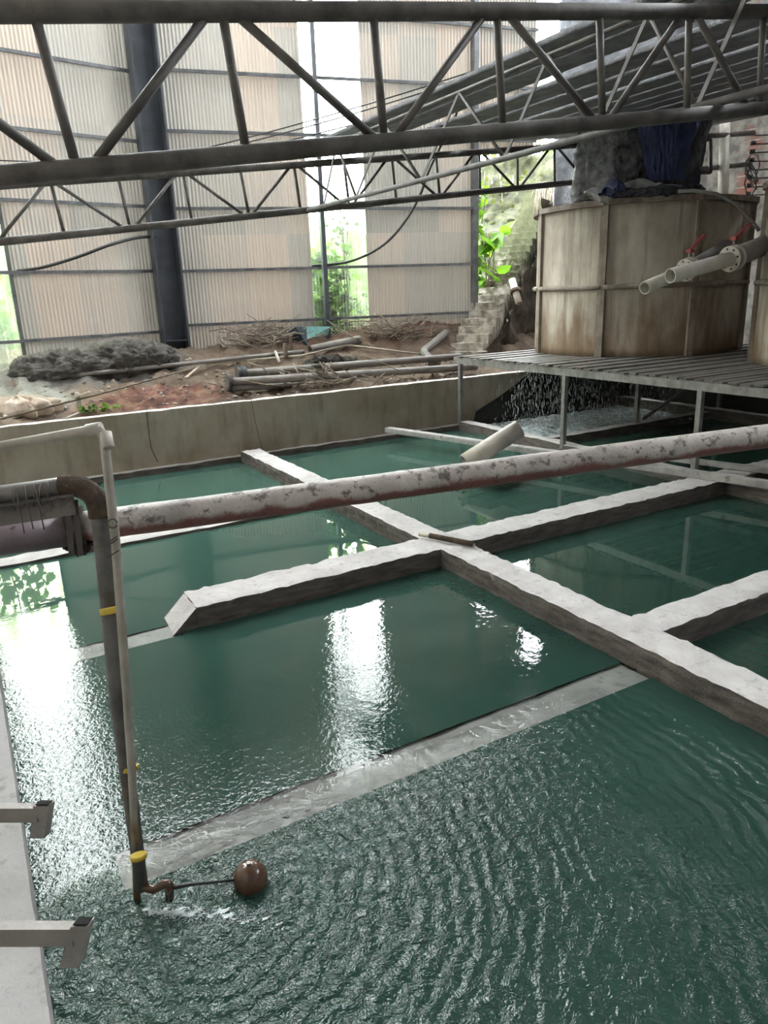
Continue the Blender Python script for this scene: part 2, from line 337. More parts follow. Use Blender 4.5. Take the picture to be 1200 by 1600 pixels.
OUT = Vector((.62, 2.95, 0))            # where the float valve spills
def water(clear):
    t = NT('clear_shallow_water' if clear else 'turbid_teal_water'); pos = t.n('NewGeometry').outputs['Position']
    s = t.n('SeparateXYZ', {0: pos}).outputs
    def rad(c, sx=1, sy=1):
        return t.math('SQRT', t.math('ADD', t.math('POWER', t.math('ABSOLUTE', t.math('DIVIDE', t.math('SUBTRACT', s[0], c[0]), sx)), 2), t.math('POWER', t.math('ABSOLUTE', t.math('DIVIDE', t.math('SUBTRACT', s[1], c[1]), sy)), 2)))
    r = rad(OUT)
    near = t.ramp(t.math('MULTIPLY', r, .2), [(.12, 1), (.62, 0)])          # within ~3 m
    mid = t.ramp(t.math('MULTIPLY', r, .1), [(.1, 1), (.5, 0)])
    mp = t.n('Mapping', {0: pos, 3: (1, 1, 1)}).outputs[0]
    warp = t.noise(mp, 3, 3)
    rings = t.math('SINE', t.math('ADD', t.math('MULTIPLY', r, 62), t.math('MULTIPLY', warp, 16)))
    n1 = t.noise(mp, 15, 3, .6, .8); n2 = t.noise(mp, 36, 2, .5, .8); n3 = t.noise(mp, 5, 2); n4 = t.noise(mp, 17, 2, .5, .6)
    east = t.ramp(t.math('MULTIPLY', s[1], .1), [(.325, 1), (.345, 0)])      # the near basin, south of the sunken weir
    A = lambda n, k, m: t.math('MULTIPLY', t.math('MULTIPLY', n, k), m)
    h = A(rings, .0028, t.math('MULTIPLY', mid, t.math('ADD', t.math('MULTIPLY', east, .97), .03)))
    h = t.math('ADD', h, A(n1, .022, t.math('MULTIPLY', near, t.math('ADD', t.math('MULTIPLY', east, .97), .03))))
    h = t.math('ADD', h, A(n2, .0058, t.math('MULTIPLY', near, t.math('ADD', t.math('MULTIPLY', east, .92), .08))))
    wk = t.ramp(rad((-.3, 4.3), 1.9, 3.2), [(.3, 1), (1, 0)])
    h = t.math('ADD', h, A(n2, .0018, wk))
    h = t.math('ADD', h, A(n4, .0013, wk))
    sw = t.ramp(rad((1.9, 4.0), 2.0, 2.0), [(.2, 1), (1.1, 0)])
    h = t.math('ADD', h, A(n2, .0005, sw))
    h = t.math('ADD', h, A(n4, .0009, t.ramp(rad((2.6, 4.6), 2.8, 2.6), [(.6, 1), (1.1, .06)])))
    h = t.math('ADD', h, A(n3, .0012, t.math('ADD', t.math('MULTIPLY', mid, 1.5), .12)))
    nb = t.bump(h, 1, 1)
    if clear:
        fr = t.n('Fresnel', {0: 1.33, 1: nb}); gl = t.n('BsdfGlossy', {0: (1, 1, 1, 1), 1: .0, 'Normal': nb}); tp = t.n('BsdfTransparent', {0: (.90, .94, .91, 1)})
        t.t.links.new(t.n('MixShader', {0: fr.outputs[0], 1: tp.outputs[0], 2: gl.outputs[0]}).outputs[0], t.out.inputs[0]); return t.m
    tint = t.ramp(t.noise(mp, .6, 3), [(.35, (.014, .040, .030)), (.65, (.022, .054, .042))])
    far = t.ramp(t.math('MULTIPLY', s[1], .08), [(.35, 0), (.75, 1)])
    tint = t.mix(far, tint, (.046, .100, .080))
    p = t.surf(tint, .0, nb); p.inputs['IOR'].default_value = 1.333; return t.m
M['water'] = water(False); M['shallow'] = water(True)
M['murk'] = grime('teal_suspended_sludge', (.085, .135, .115), (.10, .15, .13), .5, 1, bump=0)

# ------------------------------------------------------------------ setting: shell of the hall
G0 = 1.0
CORN = Vector((4.27, 16.98, 0)); DL = Vector((-.9778, -.2095, 0)); DR = Vector((.9788, -.2042, 0))
def struct(o): o['kind'] = 'structure'; return o
def mound(x, y):
    def g(cx, cy, sx, sy, h): return h*math.exp(-((x-cx)/sx)**2-((y-cy)/sy)**2)
    z = G0+.02
    z += .62*min(1, max(0, (y-13.0)/3.3))
    z += g(1.3, 15.3, 1.1, .7, .25)+g(3.1, 16.0, 1.0, .7, .42)+g(2.9, 13.4, 1.0, .5, .16)+g(.3, 15.2, .7, .5, .12)
    z += g(9.6, 15.8, 1.5, 1.0, .45)+g(6.4, 15.6, 1.6, .8, .22)+g(11.8, 16.2, 1.3, 1.2, .5)
    if x > 11: z -= .25*min(1, (x-11))*max(0, 1-max(0, y-13.5)/2)
    yw = 17.0-abs(x-4.27)*.21
    if y > yw+.2: z += (y-yw-.2)*.22
    n = fbm((x, y, 0), 1.4, 5)*.14 + fbm((x, y, 3), 5, 4)*.075 + fbm((x, y, 7), 14, 3)*.03
    edge = min(1, max(0, (y-12.55)/.5))
    return z + n*edge - (1-edge)*.05
FL = MB()
def _fl(u, v):
    x = -7+24*u; y = 12.5+(v**1.35)*24
    return Vector((x, y, mound(x, y)))
FL.grid(300, 150, _fl)
struct(FL.build('floor', M['mud'], recalc=False))

TH = .076; ZW = 11.8
def corr_wall(nm, segs, org, d, mat, z1=14.0, off=0.0, z0=.9):
    b = MB(); nrm = Vector((-d.y, d.x, 0))
    for (s0, s1, za, zb) in segs:
        n = int((s1-s0)/TH*8); prev = None
        for i in range(n+1):
            s_ = s0+(s1-s0)*i/n; w = math.cos(s_/TH*2*math.pi)*.012+off
            col = [b.b.verts.new((s_, w, z)) for z in (za, zb)]
            if prev:
                f = b.b.faces.new((prev[0], col[0], col[1], prev[1])); f.smooth = True
            prev = col
    o = b.build(nm, mat, recalc=False); a = math.atan2(d.y, d.x); o.matrix_world = Matrix.Translation(org) @ Matrix.Rotation(a, 4, 'Z')
    return o
# left segment: local x runs away from the corner; right segment likewise
def loc_s(px, py, d):                                # wall coordinate seen at a pixel
    n = Vector((-d.y, d.x, 0)); p = atn(px, py, CORN, n); return (p-CORN).dot(d), p.z
sL0 = loc_s(30, 520, DL)[0]; sL1 = sL0+1.45
struct(corr_wall('wall_northwest', [(0, sL0, .9, ZW), (sL1, 9, .9, ZW)], CORN, DL, M['corr']))
struct(corr_wall('window_1', [(sL0-.06, sL1+.06, .9, ZW)], CORN, DL, M['clear'], off=.03))
sa = loc_s(486, 400, DR)[0]; sb = loc_s(573, 400, DR)[0]; sc_ = loc_s(743, 350, DR)[0]; sd = loc_s(838, 60, DR)[0]
zc = loc_s(745, 236, DR)[1]
struct(corr_wall('wall_north', [(.1, sa, 1.55, ZW), (sb, sc_, 1.75, ZW), (sc_, sd, zc, ZW)], CORN, DR, M['corr']))
struct(corr_wall('window_2', [(sa-.05, sb+.05, 1.6, ZW)], CORN, DR, M['clear'], off=.03))
for o in ('wall_north', 'window_2'): pass
struct(corr_wall('wall_west', [(0, 22, .0, 14)], Vector((-4.6, 15.2, 0)), Vector((0, -1, 0)), M['corr']))
struct(MB().box((6, -5, 6.5), (22, .2, 16)).build('wall_south', M['roof']))
struct(MB().box((16.6, 5.5, 5.0), (.25, 21.5, 12.5)).build('wall_east', M['brick']))
cl = MB(); cl.box((5.5, -1.0, 14.1), (23, 8.4, .12)); cl.box((12.0, 10.4, 14.1), (10, 14, .12))
cl.box((-.0, 8.35, 14.1), (14, 10.5, .12)); cl.box((0, 16.4, 14.1), (14, 1.0, .12))
for k in range(5): cl.box((-5.2+2.5*k, 14.9, 14.1), (1.1, 3.4, .1))  # unseen slabs added to split the sky's reflection into bright and dark pieces
struct(cl.build('ceiling_and_added_slabs', M['roof']))

# ------------------------------------------------------------------ basin walls, dividers, bank
b = MB(); rough(b, (-2.5, 12.36, -.6), (11.3, 12.56, 1.03), .16, .012, 2); o = put(b.build('basin_wall', M['basin']), 'long stained concrete wall retaining the earth bank behind the basins', 'wall')
b = MB(); b.poly([(9.15, 12.335, -.1), (11.3, 12.335, -.1), (11.3, 12.335, 1.0), (10.7, 12.335, .97), (9.9, 12.335, .55), (9.3, 12.335, .3)], (0, .03, 0)); w_ = b.build('shade_patch', M['shade_and_crack'], o)  # diagonal platform shadow put on the wall as a black patch
for cr in (((228, 632), (232, 672), (236, 700), (247, 722)), ((391, 618), (397, 650), (404, 682), (411, 704))):
    MB().tube([at(px, py, 'y', 12.352) for px, py in cr], .005, 5).build('crack', M['shade_and_crack'], o)
w_; w_['label'] = 'platform shade painted as a black patch on the wall'
b = MB(); rough(b, (-2.5, 12.2, -.6), (9.0, 12.37, .10), .14, .012, 4); put(b.build('basin_ledge', M['weir']), 'low damp ledge along the foot of the long stained wall', 'ledge')
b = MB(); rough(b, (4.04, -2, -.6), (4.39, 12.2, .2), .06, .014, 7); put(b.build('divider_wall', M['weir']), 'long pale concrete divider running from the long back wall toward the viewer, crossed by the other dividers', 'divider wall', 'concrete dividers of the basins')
b = MB(); rough(b, (1.45, 5.97, -.6), (4.06, 6.4, .2), .05, .014, 7)
# worn step down to the flooded stretch
b.poly([(1.46, 5.99, .19), (1.46, 6.39, .19), (1.22, 6.36, -.02), (1.2, 5.95, -.02), ], (0, 0, -.5))
rough(b, (-.1, 5.9, -.6), (1.3, 6.2, -.008), .1, .01, 4)
put(b.build('divider_wall', M['weir']), 'pale concrete divider left of the long one, stepping down into the water at its left end', 'divider wall', 'concrete dividers of the basins')
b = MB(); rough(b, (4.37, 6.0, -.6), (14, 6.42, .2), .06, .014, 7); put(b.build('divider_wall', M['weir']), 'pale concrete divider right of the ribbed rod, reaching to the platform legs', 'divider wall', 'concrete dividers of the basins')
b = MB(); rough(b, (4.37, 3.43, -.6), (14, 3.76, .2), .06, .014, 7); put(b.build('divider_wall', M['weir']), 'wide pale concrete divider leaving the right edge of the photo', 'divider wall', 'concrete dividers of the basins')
b = MB(); rough(b, (.25, 3.2, -.6), (4.06, 3.53, -.014), .1, .012, 4); put(b.build('sunken_divider', M['silt']), 'concrete divider lying just under the water of the near basin', 'divider wall')
b = MB(); rough(b, (-.1, 8.7, -.6), (4.06, 9.0, .04), .14, .01, 4); put(b.build('sunken_divider', M['weir']), 'divider barely above the water behind the big pipe at left', 'divider wall')
b = MB(); rough(b, (8.72, 3.7, -.6), (8.98, 12.2, .18), .14, .013, 4); put(b.build('platform_curb', M['weir']), 'concrete curb under the left edge of the slatted platform', 'curb')
b = MB(); rough(b, (8.95, 9.75, -.6), (14.2, 9.98, .16), .16, .013, 4); put(b.build('pool_curb', M['weir']), 'damp curb in front of the foaming pool under the platform', 'curb')
b = MB(); rough(b, (13.4, 5.5, -.6), (13.65, 12.3, .22), .16, .013, 4); put(b.build('pool_curb', M['weir']), 'pale curb at the back right below the platform', 'curb')
b = MB(); rough(b, (13.9, 4.0, -.6), (14.1, 12.5, 1.3), .25, .013, 2); rough(b, (11.3, 12.36, -.6), (14.0, 12.56, 1.2), .25, .013, 2); put(b.build('basin_wall', M['shade_and_crack']), 'wet concrete wall, painted black with platform shade, behind the curtain of falling water', 'wall')  # wall colour blackened for the shade under the platform
b = MB(); rough(b, (-1.9, -1.5, -.6), (-.12, 13, .22), .2, .006, 3); o = put(b.build('basin_bank', M['bank']), 'light grey plastered bank along the left side of the basins', 'bank')
MB().box((-1.2, 5, .235), (1.5, 13, .04), bev=.01).build('smooth_band', M['bank'], o)
b = MB(); cuts = [(.27, 4.045, 3.222, 3.505), (-.12, 1.3, 5.915, 6.185)]
gx = sorted({-.12, 13.9, *[c[0] for c in cuts], *[c[1] for c in cuts]}); gy = sorted({-2, 12.4, *[c[2] for c in cuts], *[c[3] for c in cuts]})
for i in range(len(gx)-1):
    for j in range(len(gy)-1):
        f = b.b.faces.new([b.b.verts.new((gx[p], gy[q], 0)) for p, q in ((i, j), (i+1, j), (i+1, j+1), (i, j+1))])
        mx, my = (gx[i]+gx[i+1])/2, (gy[j]+gy[j+1])/2
        if any(c[0] < mx < c[1] and c[2] < my < c[3] for c in cuts): f.material_index = 1
bmesh.ops.remove_doubles(b.b, verts=b.b.verts, dist=1e-4)
o = put(b.build('pool_water', M['water'], recalc=False), 'teal water filling the basins, rippled at the near spout', 'water', kind='stuff'); o.data.materials.append(M['shallow'])
struct(MB().box((6.0, 4.0, -.66), (23, 18, .08)).build('added_slab_basin', M['mud']))  # unseen slabs, this and the next ones, added to block sky light from below
struct(MB().box((15.4, 4.0, .3), (2.5, 17, 1.9)).build('added_slab_east', M['mud']))
struct(MB().box((-3.3, 4.0, -.2), (2.8, 18, .75)).build('added_slab_west', M['mud']))

# ------------------------------------------------------------------ steel of the north walls
colb = MB()
ca = Vector((4.27, 16.7, 0))
t = thing('steel_column', 'wide slate grey steel column where the two corrugated walls meet', 'column', (ca.x, ca.y, 1.4))
p0 = atn(276, 551, (4.2, 16.75, 0), (0, 1, 0)); cx, cy = p0.x-.0, 16.72
for nm, dx, w in (('flange', -.27, .035), ('flange', .24, .035)):
    MB().box((cx+dx, cy-.02, 7.6), (w, .40, 12.8)).build(nm, M['column'], t)
MB().box((cx-.015, cy+.05, 7.6), (.50, .02, 12.8)).build('web', M['column'], t)
b = MB()
for z in (1.9, 5.4, 9): b.box((cx-.015, cy-.07, z), (.48, .24, .02))
b.build('stiffener', M['column'], t)
b = MB()
for k in range(4): b.box((cx+.3, cy-.28, 5.32+.07*k), (.12, .05, .035))
b.box((cx+.26, cy-.25, 5.45), (.02, .09, .45))
br_ = b.build('cable_bracket', M['galv'], t)
BR = Vector((cx+.3, cy-.28, 5.4))

def girt_path(z, d, s0, s1, nm='wall_girt', lab='', r=.028):
    a = CORN + d*s0 + Vector((0, 0, z)); c = CORN + d*s1 + Vector((0, 0, z)); off = Vector((0, -.07, 0))
    put(MB().span(a+off, c+off, .05, .06).build(nm, M['girt']), lab, 'girt', 'horizontal girts of the corrugated walls')
names = ['lowest', 'second from the bottom', 'third from the bottom', 'fourth from the bottom', 'fifth from the bottom', 'topmost in view']
zl = [loc_s(120, y, DL)[1] for y in (527, 425, 318)] + [loc_s(120, 212, DL)[1], loc_s(120, 99, DL)[1]]
zr = [loc_s(600, 494, DR)[1], loc_s(600, 416, DR)[1], loc_s(600, 326, DR)[1], loc_s(600, 215, DR)[1], loc_s(600, 128, DR)[1], loc_s(600, 30, DR)[1]]
for i, z in enumerate(zl): girt_path(z, DL, .1, 8.8, lab='horizontal steel girt on the wall left of the slate column, %s' % names[i])
for i, z in enumerate(zr): girt_path(z, DR, .1, sc_ if i < 3 else sd, lab='horizontal steel girt on the wall right of the slate column, %s' % names[i])
p1 = atn(513, 528, CORN+Vector((0, -.15, 0)), Vector((-DR.y, DR.x, 0)))
put(MB().span((p1.x, p1.y, 1.5), (p1.x, p1.y, 14), .1, .1).build('steel_post', M['column']), 'slim dark steel post standing in front of the clear wall strip', 'post')
pf = CORN+DR*(sc_-.06)
put(MB().span((pf.x, pf.y-.05, 1.9), (pf.x, pf.y-.05, 14), .16, .12).build('steel_post', M['girt']), 'grey steel post at the right end of the corrugated wall beside the stone stair', 'post')
pe = CORN+DL*(sL0-.02)
put(MB().span((pe.x, pe.y-.05, 1.3), (pe.x, pe.y-.05, 14), .05, .06).build('steel_post', M['girt']), 'thin dark upright beside the green-lit strip at far left', 'post')

# ------------------------------------------------------------------ roof trusses
def truss(name, label, A, y, rc, rv, nodes_b, nodes_t, verts, diags, group):
    """A: dict with top/bottom end points; members given as pairs of photo-read stations along x"""
    (xa, zta), (xb, ztb) = A['top']; (xc, zba), (xd, zbb) = A['bot']
    T = lambda x: Vector((x, y, zta+(ztb-zta)*(x-xa)/(xb-xa)))
    B = lambda x: Vector((x, y, zba+(zbb-zba)*(x-xc)/(xd-xc)))
    t = thing(name, label, 'roof truss', (xa, y, zba), group)
    MB().tube([T(xa), T(xb)], rc).build('top_chord', M['steel'], t)
    MB().tube([B(xc), B(xd)], rc).build('bottom_chord', M['steel'], t)
    for (u, v) in verts: MB().tube([T(u), B(v)], rv, 10).build('vertical', M['steel'], t)
    for (u, v) in diags: MB().tube([T(u), B(v)], rv, 10).build('diagonal', M['steel'], t)
    return t, T, B
X = lambda px, py, y: at(px, py, 'y', y).x
Y1 = 3.8
verts = [(X(55, 32, Y1), X(118, 248, Y1)), (X(348, 30, Y1), X(384, 224, Y1)), (X(583, 27, Y1), X(600, 205, Y1)), (X(776, 25, Y1), X(786, 188, Y1)), (X(936, 27, Y1), X(942, 176, Y1)), (X(1076, 27, Y1), X(1074, 165, Y1)), (X(1192, 27, Y1), X(1187, 160, Y1))]
diags = [(X(-235, 25, Y1), X(95, 250, Y1)), (X(328, 30, Y1), X(140, 245, Y1)), (X(365, 32, Y1), X(592, 205, Y1)), (X(760, 27, Y1), X(612, 205, Y1)), (X(790, 27, Y1), X(932, 178, Y1)), (X(1068, 27, Y1), X(950, 176, Y1)), (X(1085, 27, Y1), X(1172, 143, Y1))]
s1 = (4.594-3.958)/(5.355-.409); s2 = (4.0-3.33)/(5.541-.304)
tr1, T1, B1 = truss('roof_truss', 'nearest roof truss of dark grey tubes crossing the whole photo', {'top': ((-2.2, 3.958-s1*2.609), (9.5, 3.958+s1*9.09)), 'bot': ((-2.2, 3.33-s2*2.504), (9.5, 3.33+s2*9.196))}, Y1, .046, .023, 0, 0, verts, diags, None)
Y2 = 10.9
v2 = [(X(80, 290, Y2), X(100, 361, Y2)), (X(185, 280, Y2), X(202, 346, Y2)), (X(286, 270, Y2), X(299, 337, Y2)), (X(375, 262, Y2), X(388, 326, Y2)), (X(459, 256, Y2), X(469, 318, Y2)), (X(537, 250, Y2), X(545, 310, Y2)), (X(612, 245, Y2), X(619, 303, Y2)), (X(681, 242, Y2), X(687, 297, Y2)), (X(749, 240, Y2), X(750, 300, Y2)), (X(808, 238, Y2), X(809, 289, Y2)), (X(866, 234, Y2), X(867, 284, Y2))]
d2 = [(X(72, 290, Y2), X(-5, 375, Y2)), (X(84, 290, Y2), X(195, 348, Y2)), (X(277, 272, Y2), X(208, 346, Y2)), (X(290, 270, Y2), X(383, 328, Y2)), (X(455, 257, Y2), X(391, 326, Y2)), (X(463, 256, Y2), X(540, 312, Y2)), (X(605, 246, Y2), X(550, 310, Y2)), (X(616, 245, Y2), X(683, 299, Y2)), (X(742, 241, Y2), X(690, 298, Y2)), (X(752, 240, Y2), X(806, 290, Y2)), (X(860, 235, Y2), X(812, 289, Y2)), (X(870, 235, Y2), X(915, 282, Y2))]
s1 = .104; s2 = .107
tr2, T2, B2 = truss('roof_truss', 'farther slimmer roof truss below and behind the nearest one', {'top': ((-2.5, 4.209-s1*3.35), (15.5, 4.209+s1*14.65)), 'bot': ((-2.5, 3.551-s2*3.24), (15.5, 3.551+s2*14.76))}, Y2, .05, .022, 0, 0, v2, d2, None)
# lengthwise truss between the two, under the edge of the slatted roof
x3 = 5.0
t3 = thing('lengthwise_truss', 'light tubular truss running away from the viewer under the slatted roof edge', 'roof truss', (x3, 3.8, 4))
zb3, zt3 = 4.0, 4.74
MB().tube([(x3, 1.2, zb3), (x3, 10.85, zb3)], .03).build('bottom_chord', M['tubelight'], t3)
MB().tube([(x3, 1.2, zt3), (x3, 10.85, zt3)], .018).build('top_chord', M['steel'], t3)
ys = [at(px, py, 'x', x3).y for px, py in ((1190, 145), (1010, 193), (930, 210), (795, 240), (657, 277), (555, 303))]
ys = [10.3, 9.3, 7.7, 6.2, 5.0, 4.0, 3.2, 2.3]
for i in range(1, len(ys)):
    ymid = (ys[i]+ys[i-1])/2
    MB().tube([(x3, ys[i], zb3), (x3, ymid, zt3)], .018, 8).build('diagonal', M['steel'], t3)
    MB().span((x3, ys[i-1], zb3), (x3, ymid, zt3), .035, .012, up=(1, 0, 0)).build('diagonal', M['tubelight'], t3)

# ------------------------------------------------------------------ slatted roof: long sheets lying on the trusses
SL = Vector((0, 0, 4.30)); SN = (-.11, 0, 1)
def slx(px, py): return atn(px, py, SL, SN).x
edges = [(932, 34, 932, 66), (932, 69, 932, 93), (932, 108, 932, 128), (932, 132, 932, 149), (932, 154, 932, 166), (1100, 136, 1100, 148)]
xs = [(slx(a, b_), slx(c, d)) for a, b_, c, d in edges[:5]]
x = xs[-1][1]+.1
while x < 14.6 and len(xs) < 15: xs.append((x, x+.5)); x += .5+.13*random.random()+.03
slw = ['first and nearest of the long roof sheets, dark and foil faced', 'second long roof sheet, close beside the nearest one', 'third long roof sheet, past the wide bright gap', 'fourth long roof sheet past the wide bright gap', 'fifth long roof sheet with bright slits on both sides']
for i, (xa, xb) in enumerate(xs):
    b = MB(); y0_, y1_ = (2.0, 10.95) if i < 5 else (2.5, 11.3+.2*i*.3)
    def fn(u, v, xa=xa, xb=xb, y0_=y0_, y1_=y1_):
        yy = y0_+(y1_-y0_)*v; xx = xa+(xb-xa)*u+.008*fbm((0, yy*.8, xa), 1, 2); zz = 4.30+.11*xx
        return Vector((xx, yy, zz+.006*fbm((xx*5, yy*9, i), 1, 4)-.0))
    b.grid(6, 140, fn); 
    o = b.build('roof_sheet', M['slat'], recalc=False)
    md = o.modifiers.new('thick', 'SOLIDIFY'); md.thickness = .045; md.offset = 1
    put(o, slw[i] if i < 5 else ['sixth', 'seventh', 'eighth', 'ninth', 'tenth', 'eleventh', 'twelfth', 'thirteenth', 'fourteenth', 'fifteenth', 'sixteenth'][i-5]+' long foil faced roof sheet counted from the nearest, above the tank', 'roof sheet', 'long sheets of the slatted roof')
b = MB()
def fo(u, v): 
    P = Vector((13.6, 14.9, 0)).lerp(Vector((18.5, 11.5, 0)), u); P.z = 4.6+8*v
    return P+Vector((.05, .12, 0))*fbm((u*9, v*7, 0), 1, 4)
b.grid(50, 60, fo); o = b.build('insulation_foil', M['foil'], recalc=False); o.modifiers.new('t', 'SOLIDIFY').thickness = .01
put(o, 'crinkled silver foil sheet hanging behind the slatted roof at upper right', 'foil sheet')

# ------------------------------------------------------------------ cables and hose
def sag(a, c, s, n=16): 
    a, c = Vector(a), Vector(c); return [a.lerp(c, i/n)-Vector((0, 0, s*4*(i/n)*(1-i/n))) for i in range(n+1)]
lb = ['topmost of the four cables fanning from the column bracket', 'second of the four cables from the column bracket', 'third of the four cables from the column bracket', 'lowest of the four cables from the column bracket']
for k in range(4):
    e = dep(1065-20*k, [-5, 6, 40, 62][k], 12.5)
    put(MB().tube(sag(BR+Vector((0, 0, .2-.07*k)), e, .16+.03*k), .013, 6).build('overhead_cable', M['black']), 'thin black cable, '+lb[k], 'cable', 'cables fanning from the column bracket')
for k, z in enumerate((.02, .22)):
    a = BR+Vector((-.5, .02, .05-z)); put(MB().tube(sag(a, a+Vector((-6, -1.35, -.25)), .05), .011, 6).build('wall_wire', M['black']), ['upper', 'lower'][k]+' thin wire running left from the column', 'wire', 'wires left of the column')
hp = [(-60, 424, 13.9), (0, 425, 14.0), (60, 419, 14.2), (120, 402, 14.4), (180, 380, 14.7), (232, 370, 15.4), (290, 378, 16.3), (340, 393, 16.5), (400, 408, 16.7), (460, 415, 16.9), (520, 413, 17.1), (560, 404, 17.1), (600, 382, 17), (630, 350, 16.8), (655, 308, 16.3), (672, 262, 15.6), (712, 180, 14.5), (720, 140, 14)]
P = [dep(*q) for q in hp]; Q = []
for i in range(len(P)-1):
    p0, p1_, p2, p3 = P[max(i-1, 0)], P[i], P[i+1], P[min(i+2, len(P)-1)]
    for k in range(5):
        u = k/5; Q.append(.5*((2*p1_)+(p2-p0)*u+(2*p0-5*p1_+4*p2-p3)*u*u+(3*p1_-p0-3*p2+p3)*u**3))
put(MB().tube(Q, .03, 8).build('black_hose', M['black']), 'black hose sagging along the corrugated walls and up to the roof', 'hose')

# ------------------------------------------------------------------ stone stair and earth face
S0 = dep(716, 574, 16.9); S0.z = 1.02; S1 = dep(848, 300, 21.5); run = Vector((S1.x-S0.x, S1.y-S0.y, 0)); L = run.length; rd = run/L; sd_ = Vector((rd.y, -rd.x, 0))
NS = 25; rise = (S1.z-S0.z)/NS; tread = L/NS
st = thing('stone_stair', 'steep worn stone stair climbing out beside the corrugated wall', 'stair', S0)
for i in range(NS):
    c = S0+rd*(tread*(i+.5+.3))+Vector((0, 0, rise*(i+.5)-.15)); w = .86+.05*math.sin(i*1.7)
    off = sd_*(.03*math.sin(i*2.3))
    b = MB(); Mx = Matrix((rd, -sd_, Vector((0, 0, 1)))).transposed().to_4x4(); Mx.translation = c+off
    bb = MB(); rough(bb, (-tread*.75, -w/2, -.35), (tread*.75, w/2, rise/2+.15), .12, .022, 6)
    bb.b.transform(Mx @ Matrix.Rotation(.03*math.sin(i*3.1), 4, 'X')); bb.build('step', M['stone'], st)
b = MB()
def flank(u, v):
    p = S0+rd*(L*1.1*u-.2)+sd_*(.47+.08*v); top = S0.z+(S1.z-S0.z)*1.1*u-.25+.05*fbm((u*20, 0, 0), 1, 3)
    q = Vector((p.x, p.y, .7+(top-.7)*v)); return q+sd_*(.16*fbm(q*1.7, 1, 5)+.35*(1-v)*u)
b.grid(90, 50, flank); b.build('flank', M['rock'], st, recalc=False)
b = MB()
def face(u, v):
    p = S1+rd*(-1.6-1.2*(1-v)*1)+sd_*(.5+6.5*u)+Vector((0, 0, 0)); z = .8+(3.35+.5*math.sin(u*2))*v+ (.9*max(0, .25-u)*4)*v
    p = p+Vector((0, 0, 0)); q = Vector((p.x, p.y, z)); return q - rd*(.9*fbm(q*.7, 1, 5)+.25*fbm(q*3, 1, 4))
b.grid(90, 60, face); o = b.build('earth_face', M['rock'], recalc=False)
put(o, 'dark crumbling earth face between the stone stair and the tank', 'earth bank')
b = MB()
def upper(u, v):
    p = S1+rd*(.3+3.2*v)+sd_*(-3.5+11*u); z = S1.z-2.6+4.0*min(1, v*1.5)
    q = Vector((p.x, p.y, z)); return q - rd*(.35*fbm(q*1.2, 1, 5))
def terr(u, v):
    p = S1+rd*(-2.6+4.6*v)-sd_*(.45+4.5*u); z = 2.0+3.6*v
    q = Vector((p.x, p.y, z)); return q - rd*(.3*fbm(q*1.6, 1, 5))
b.grid(70, 40, upper); b.grid(50, 50, terr); o = b.build('mossy_bank', M['bankstone'], recalc=False)
put(o, 'mossy stone bank in daylight beyond the top of the stair', 'stone bank')

# ------------------------------------------------------------------ plants outside
def leaves(b, c, sx, sy, sz, n, size, big=False):
    for _ in range(n):
        p = Vector(c)+Vector((random.gauss(0, sx), random.gauss(0, sy), random.gauss(0, sz)))
        s_ = size*random.uniform(.6, 1.3); R = Matrix.Rotation(random.uniform(0, 6.28), 3, 'Z') @ Matrix.Rotation(random.uniform(-1.0, 1.0), 3, 'X') @ Matrix.Rotation(random.uniform(-1, 1), 3, 'Y')
        out = [(0, 0, 0), (.35, .18, .05), (.42, .5, .03), (.22, .85, -.05), (0, 1.15, -.16), (-.22, .85, -.05), (-.42, .5, .03), (-.35, .18, .05)]
        v = [b.b.verts.new(p+R @ (Vector(q)*s_)) for q in out]; mdl = b.b.verts.new(p+R @ (Vector((0, .55, -.08))*s_))
        for k in range(8):
            f = b.b.faces.new((v[k], v[(k+1) % 8], mdl)); f.smooth = True
def plant(name, label, cat, base, top, spread, n, size, mat, stems=5, group=None):
    random.seed(len(label)*7+n); t = thing(name, label, cat, base, group); b = MB(); base = Vector(base); top = Vector(top)
    for k in range(stems):
        o_ = Vector((random.gauss(0, spread[0]*.6), random.gauss(0, spread[1]*.5), 0)); 
        pts = [base+o_*.3*i/5+(top+o_-base)*(i/5)+Vector((random.gauss(0, .05), random.gauss(0, .05), 0)) for i in range(6)]
        b.tube(pts, .015, 6)
    b.build('stem', M['twig'], t); b = MB(); H_ = (top-base)
    for i in range(n): leaves(b, base+H_*random.uniform(.15, 1), spread[0]*.8, spread[1]*.8, .08, 1, size)
    b.build('foliage', M[mat], t, recalc=False); return t
g = CORN+DR*((sa+sb)/2)+Vector((0, .5, 0))
c1 = g+Vector((-.15, .1, 0)); plant('leafy_bush', 'bright green broad-leaved bush seen through the clear wall strip', 'bush', (c1.x, c1.y, 1.7), (c1.x, c1.y, 3.75), (.4, .2), 420, .23, 'leaf')
c1 = g+Vector((.35, -.1, 0)); plant('climbing_vine', 'thin vine with round leaves up the right side of the clear strip', 'vine', (c1.x, c1.y, 1.7), (c1.x-.15, c1.y, 4.9), (.2, .05), 75, .13, 'leafd', 3)
c1 = g+Vector((0, .6, 0)); plant('dark_undergrowth', 'dim green undergrowth low behind the clear wall strip', 'bush', (c1.x, c1.y, 1.5), (c1.x, c1.y, 2.7), (.9, .3), 320, .16, 'leafd')
e0 = CORN+DR*(sc_+.25)+Vector((0, .5, 0))
plant('leafy_bush', 'tall lime green leafy growth between the wall end and the stair', 'bush', (e0.x+.1, e0.y, 1.9), (e0.x+.2, e0.y+.3, 5.6), (.2, .15), 420, .2, 'leaf')
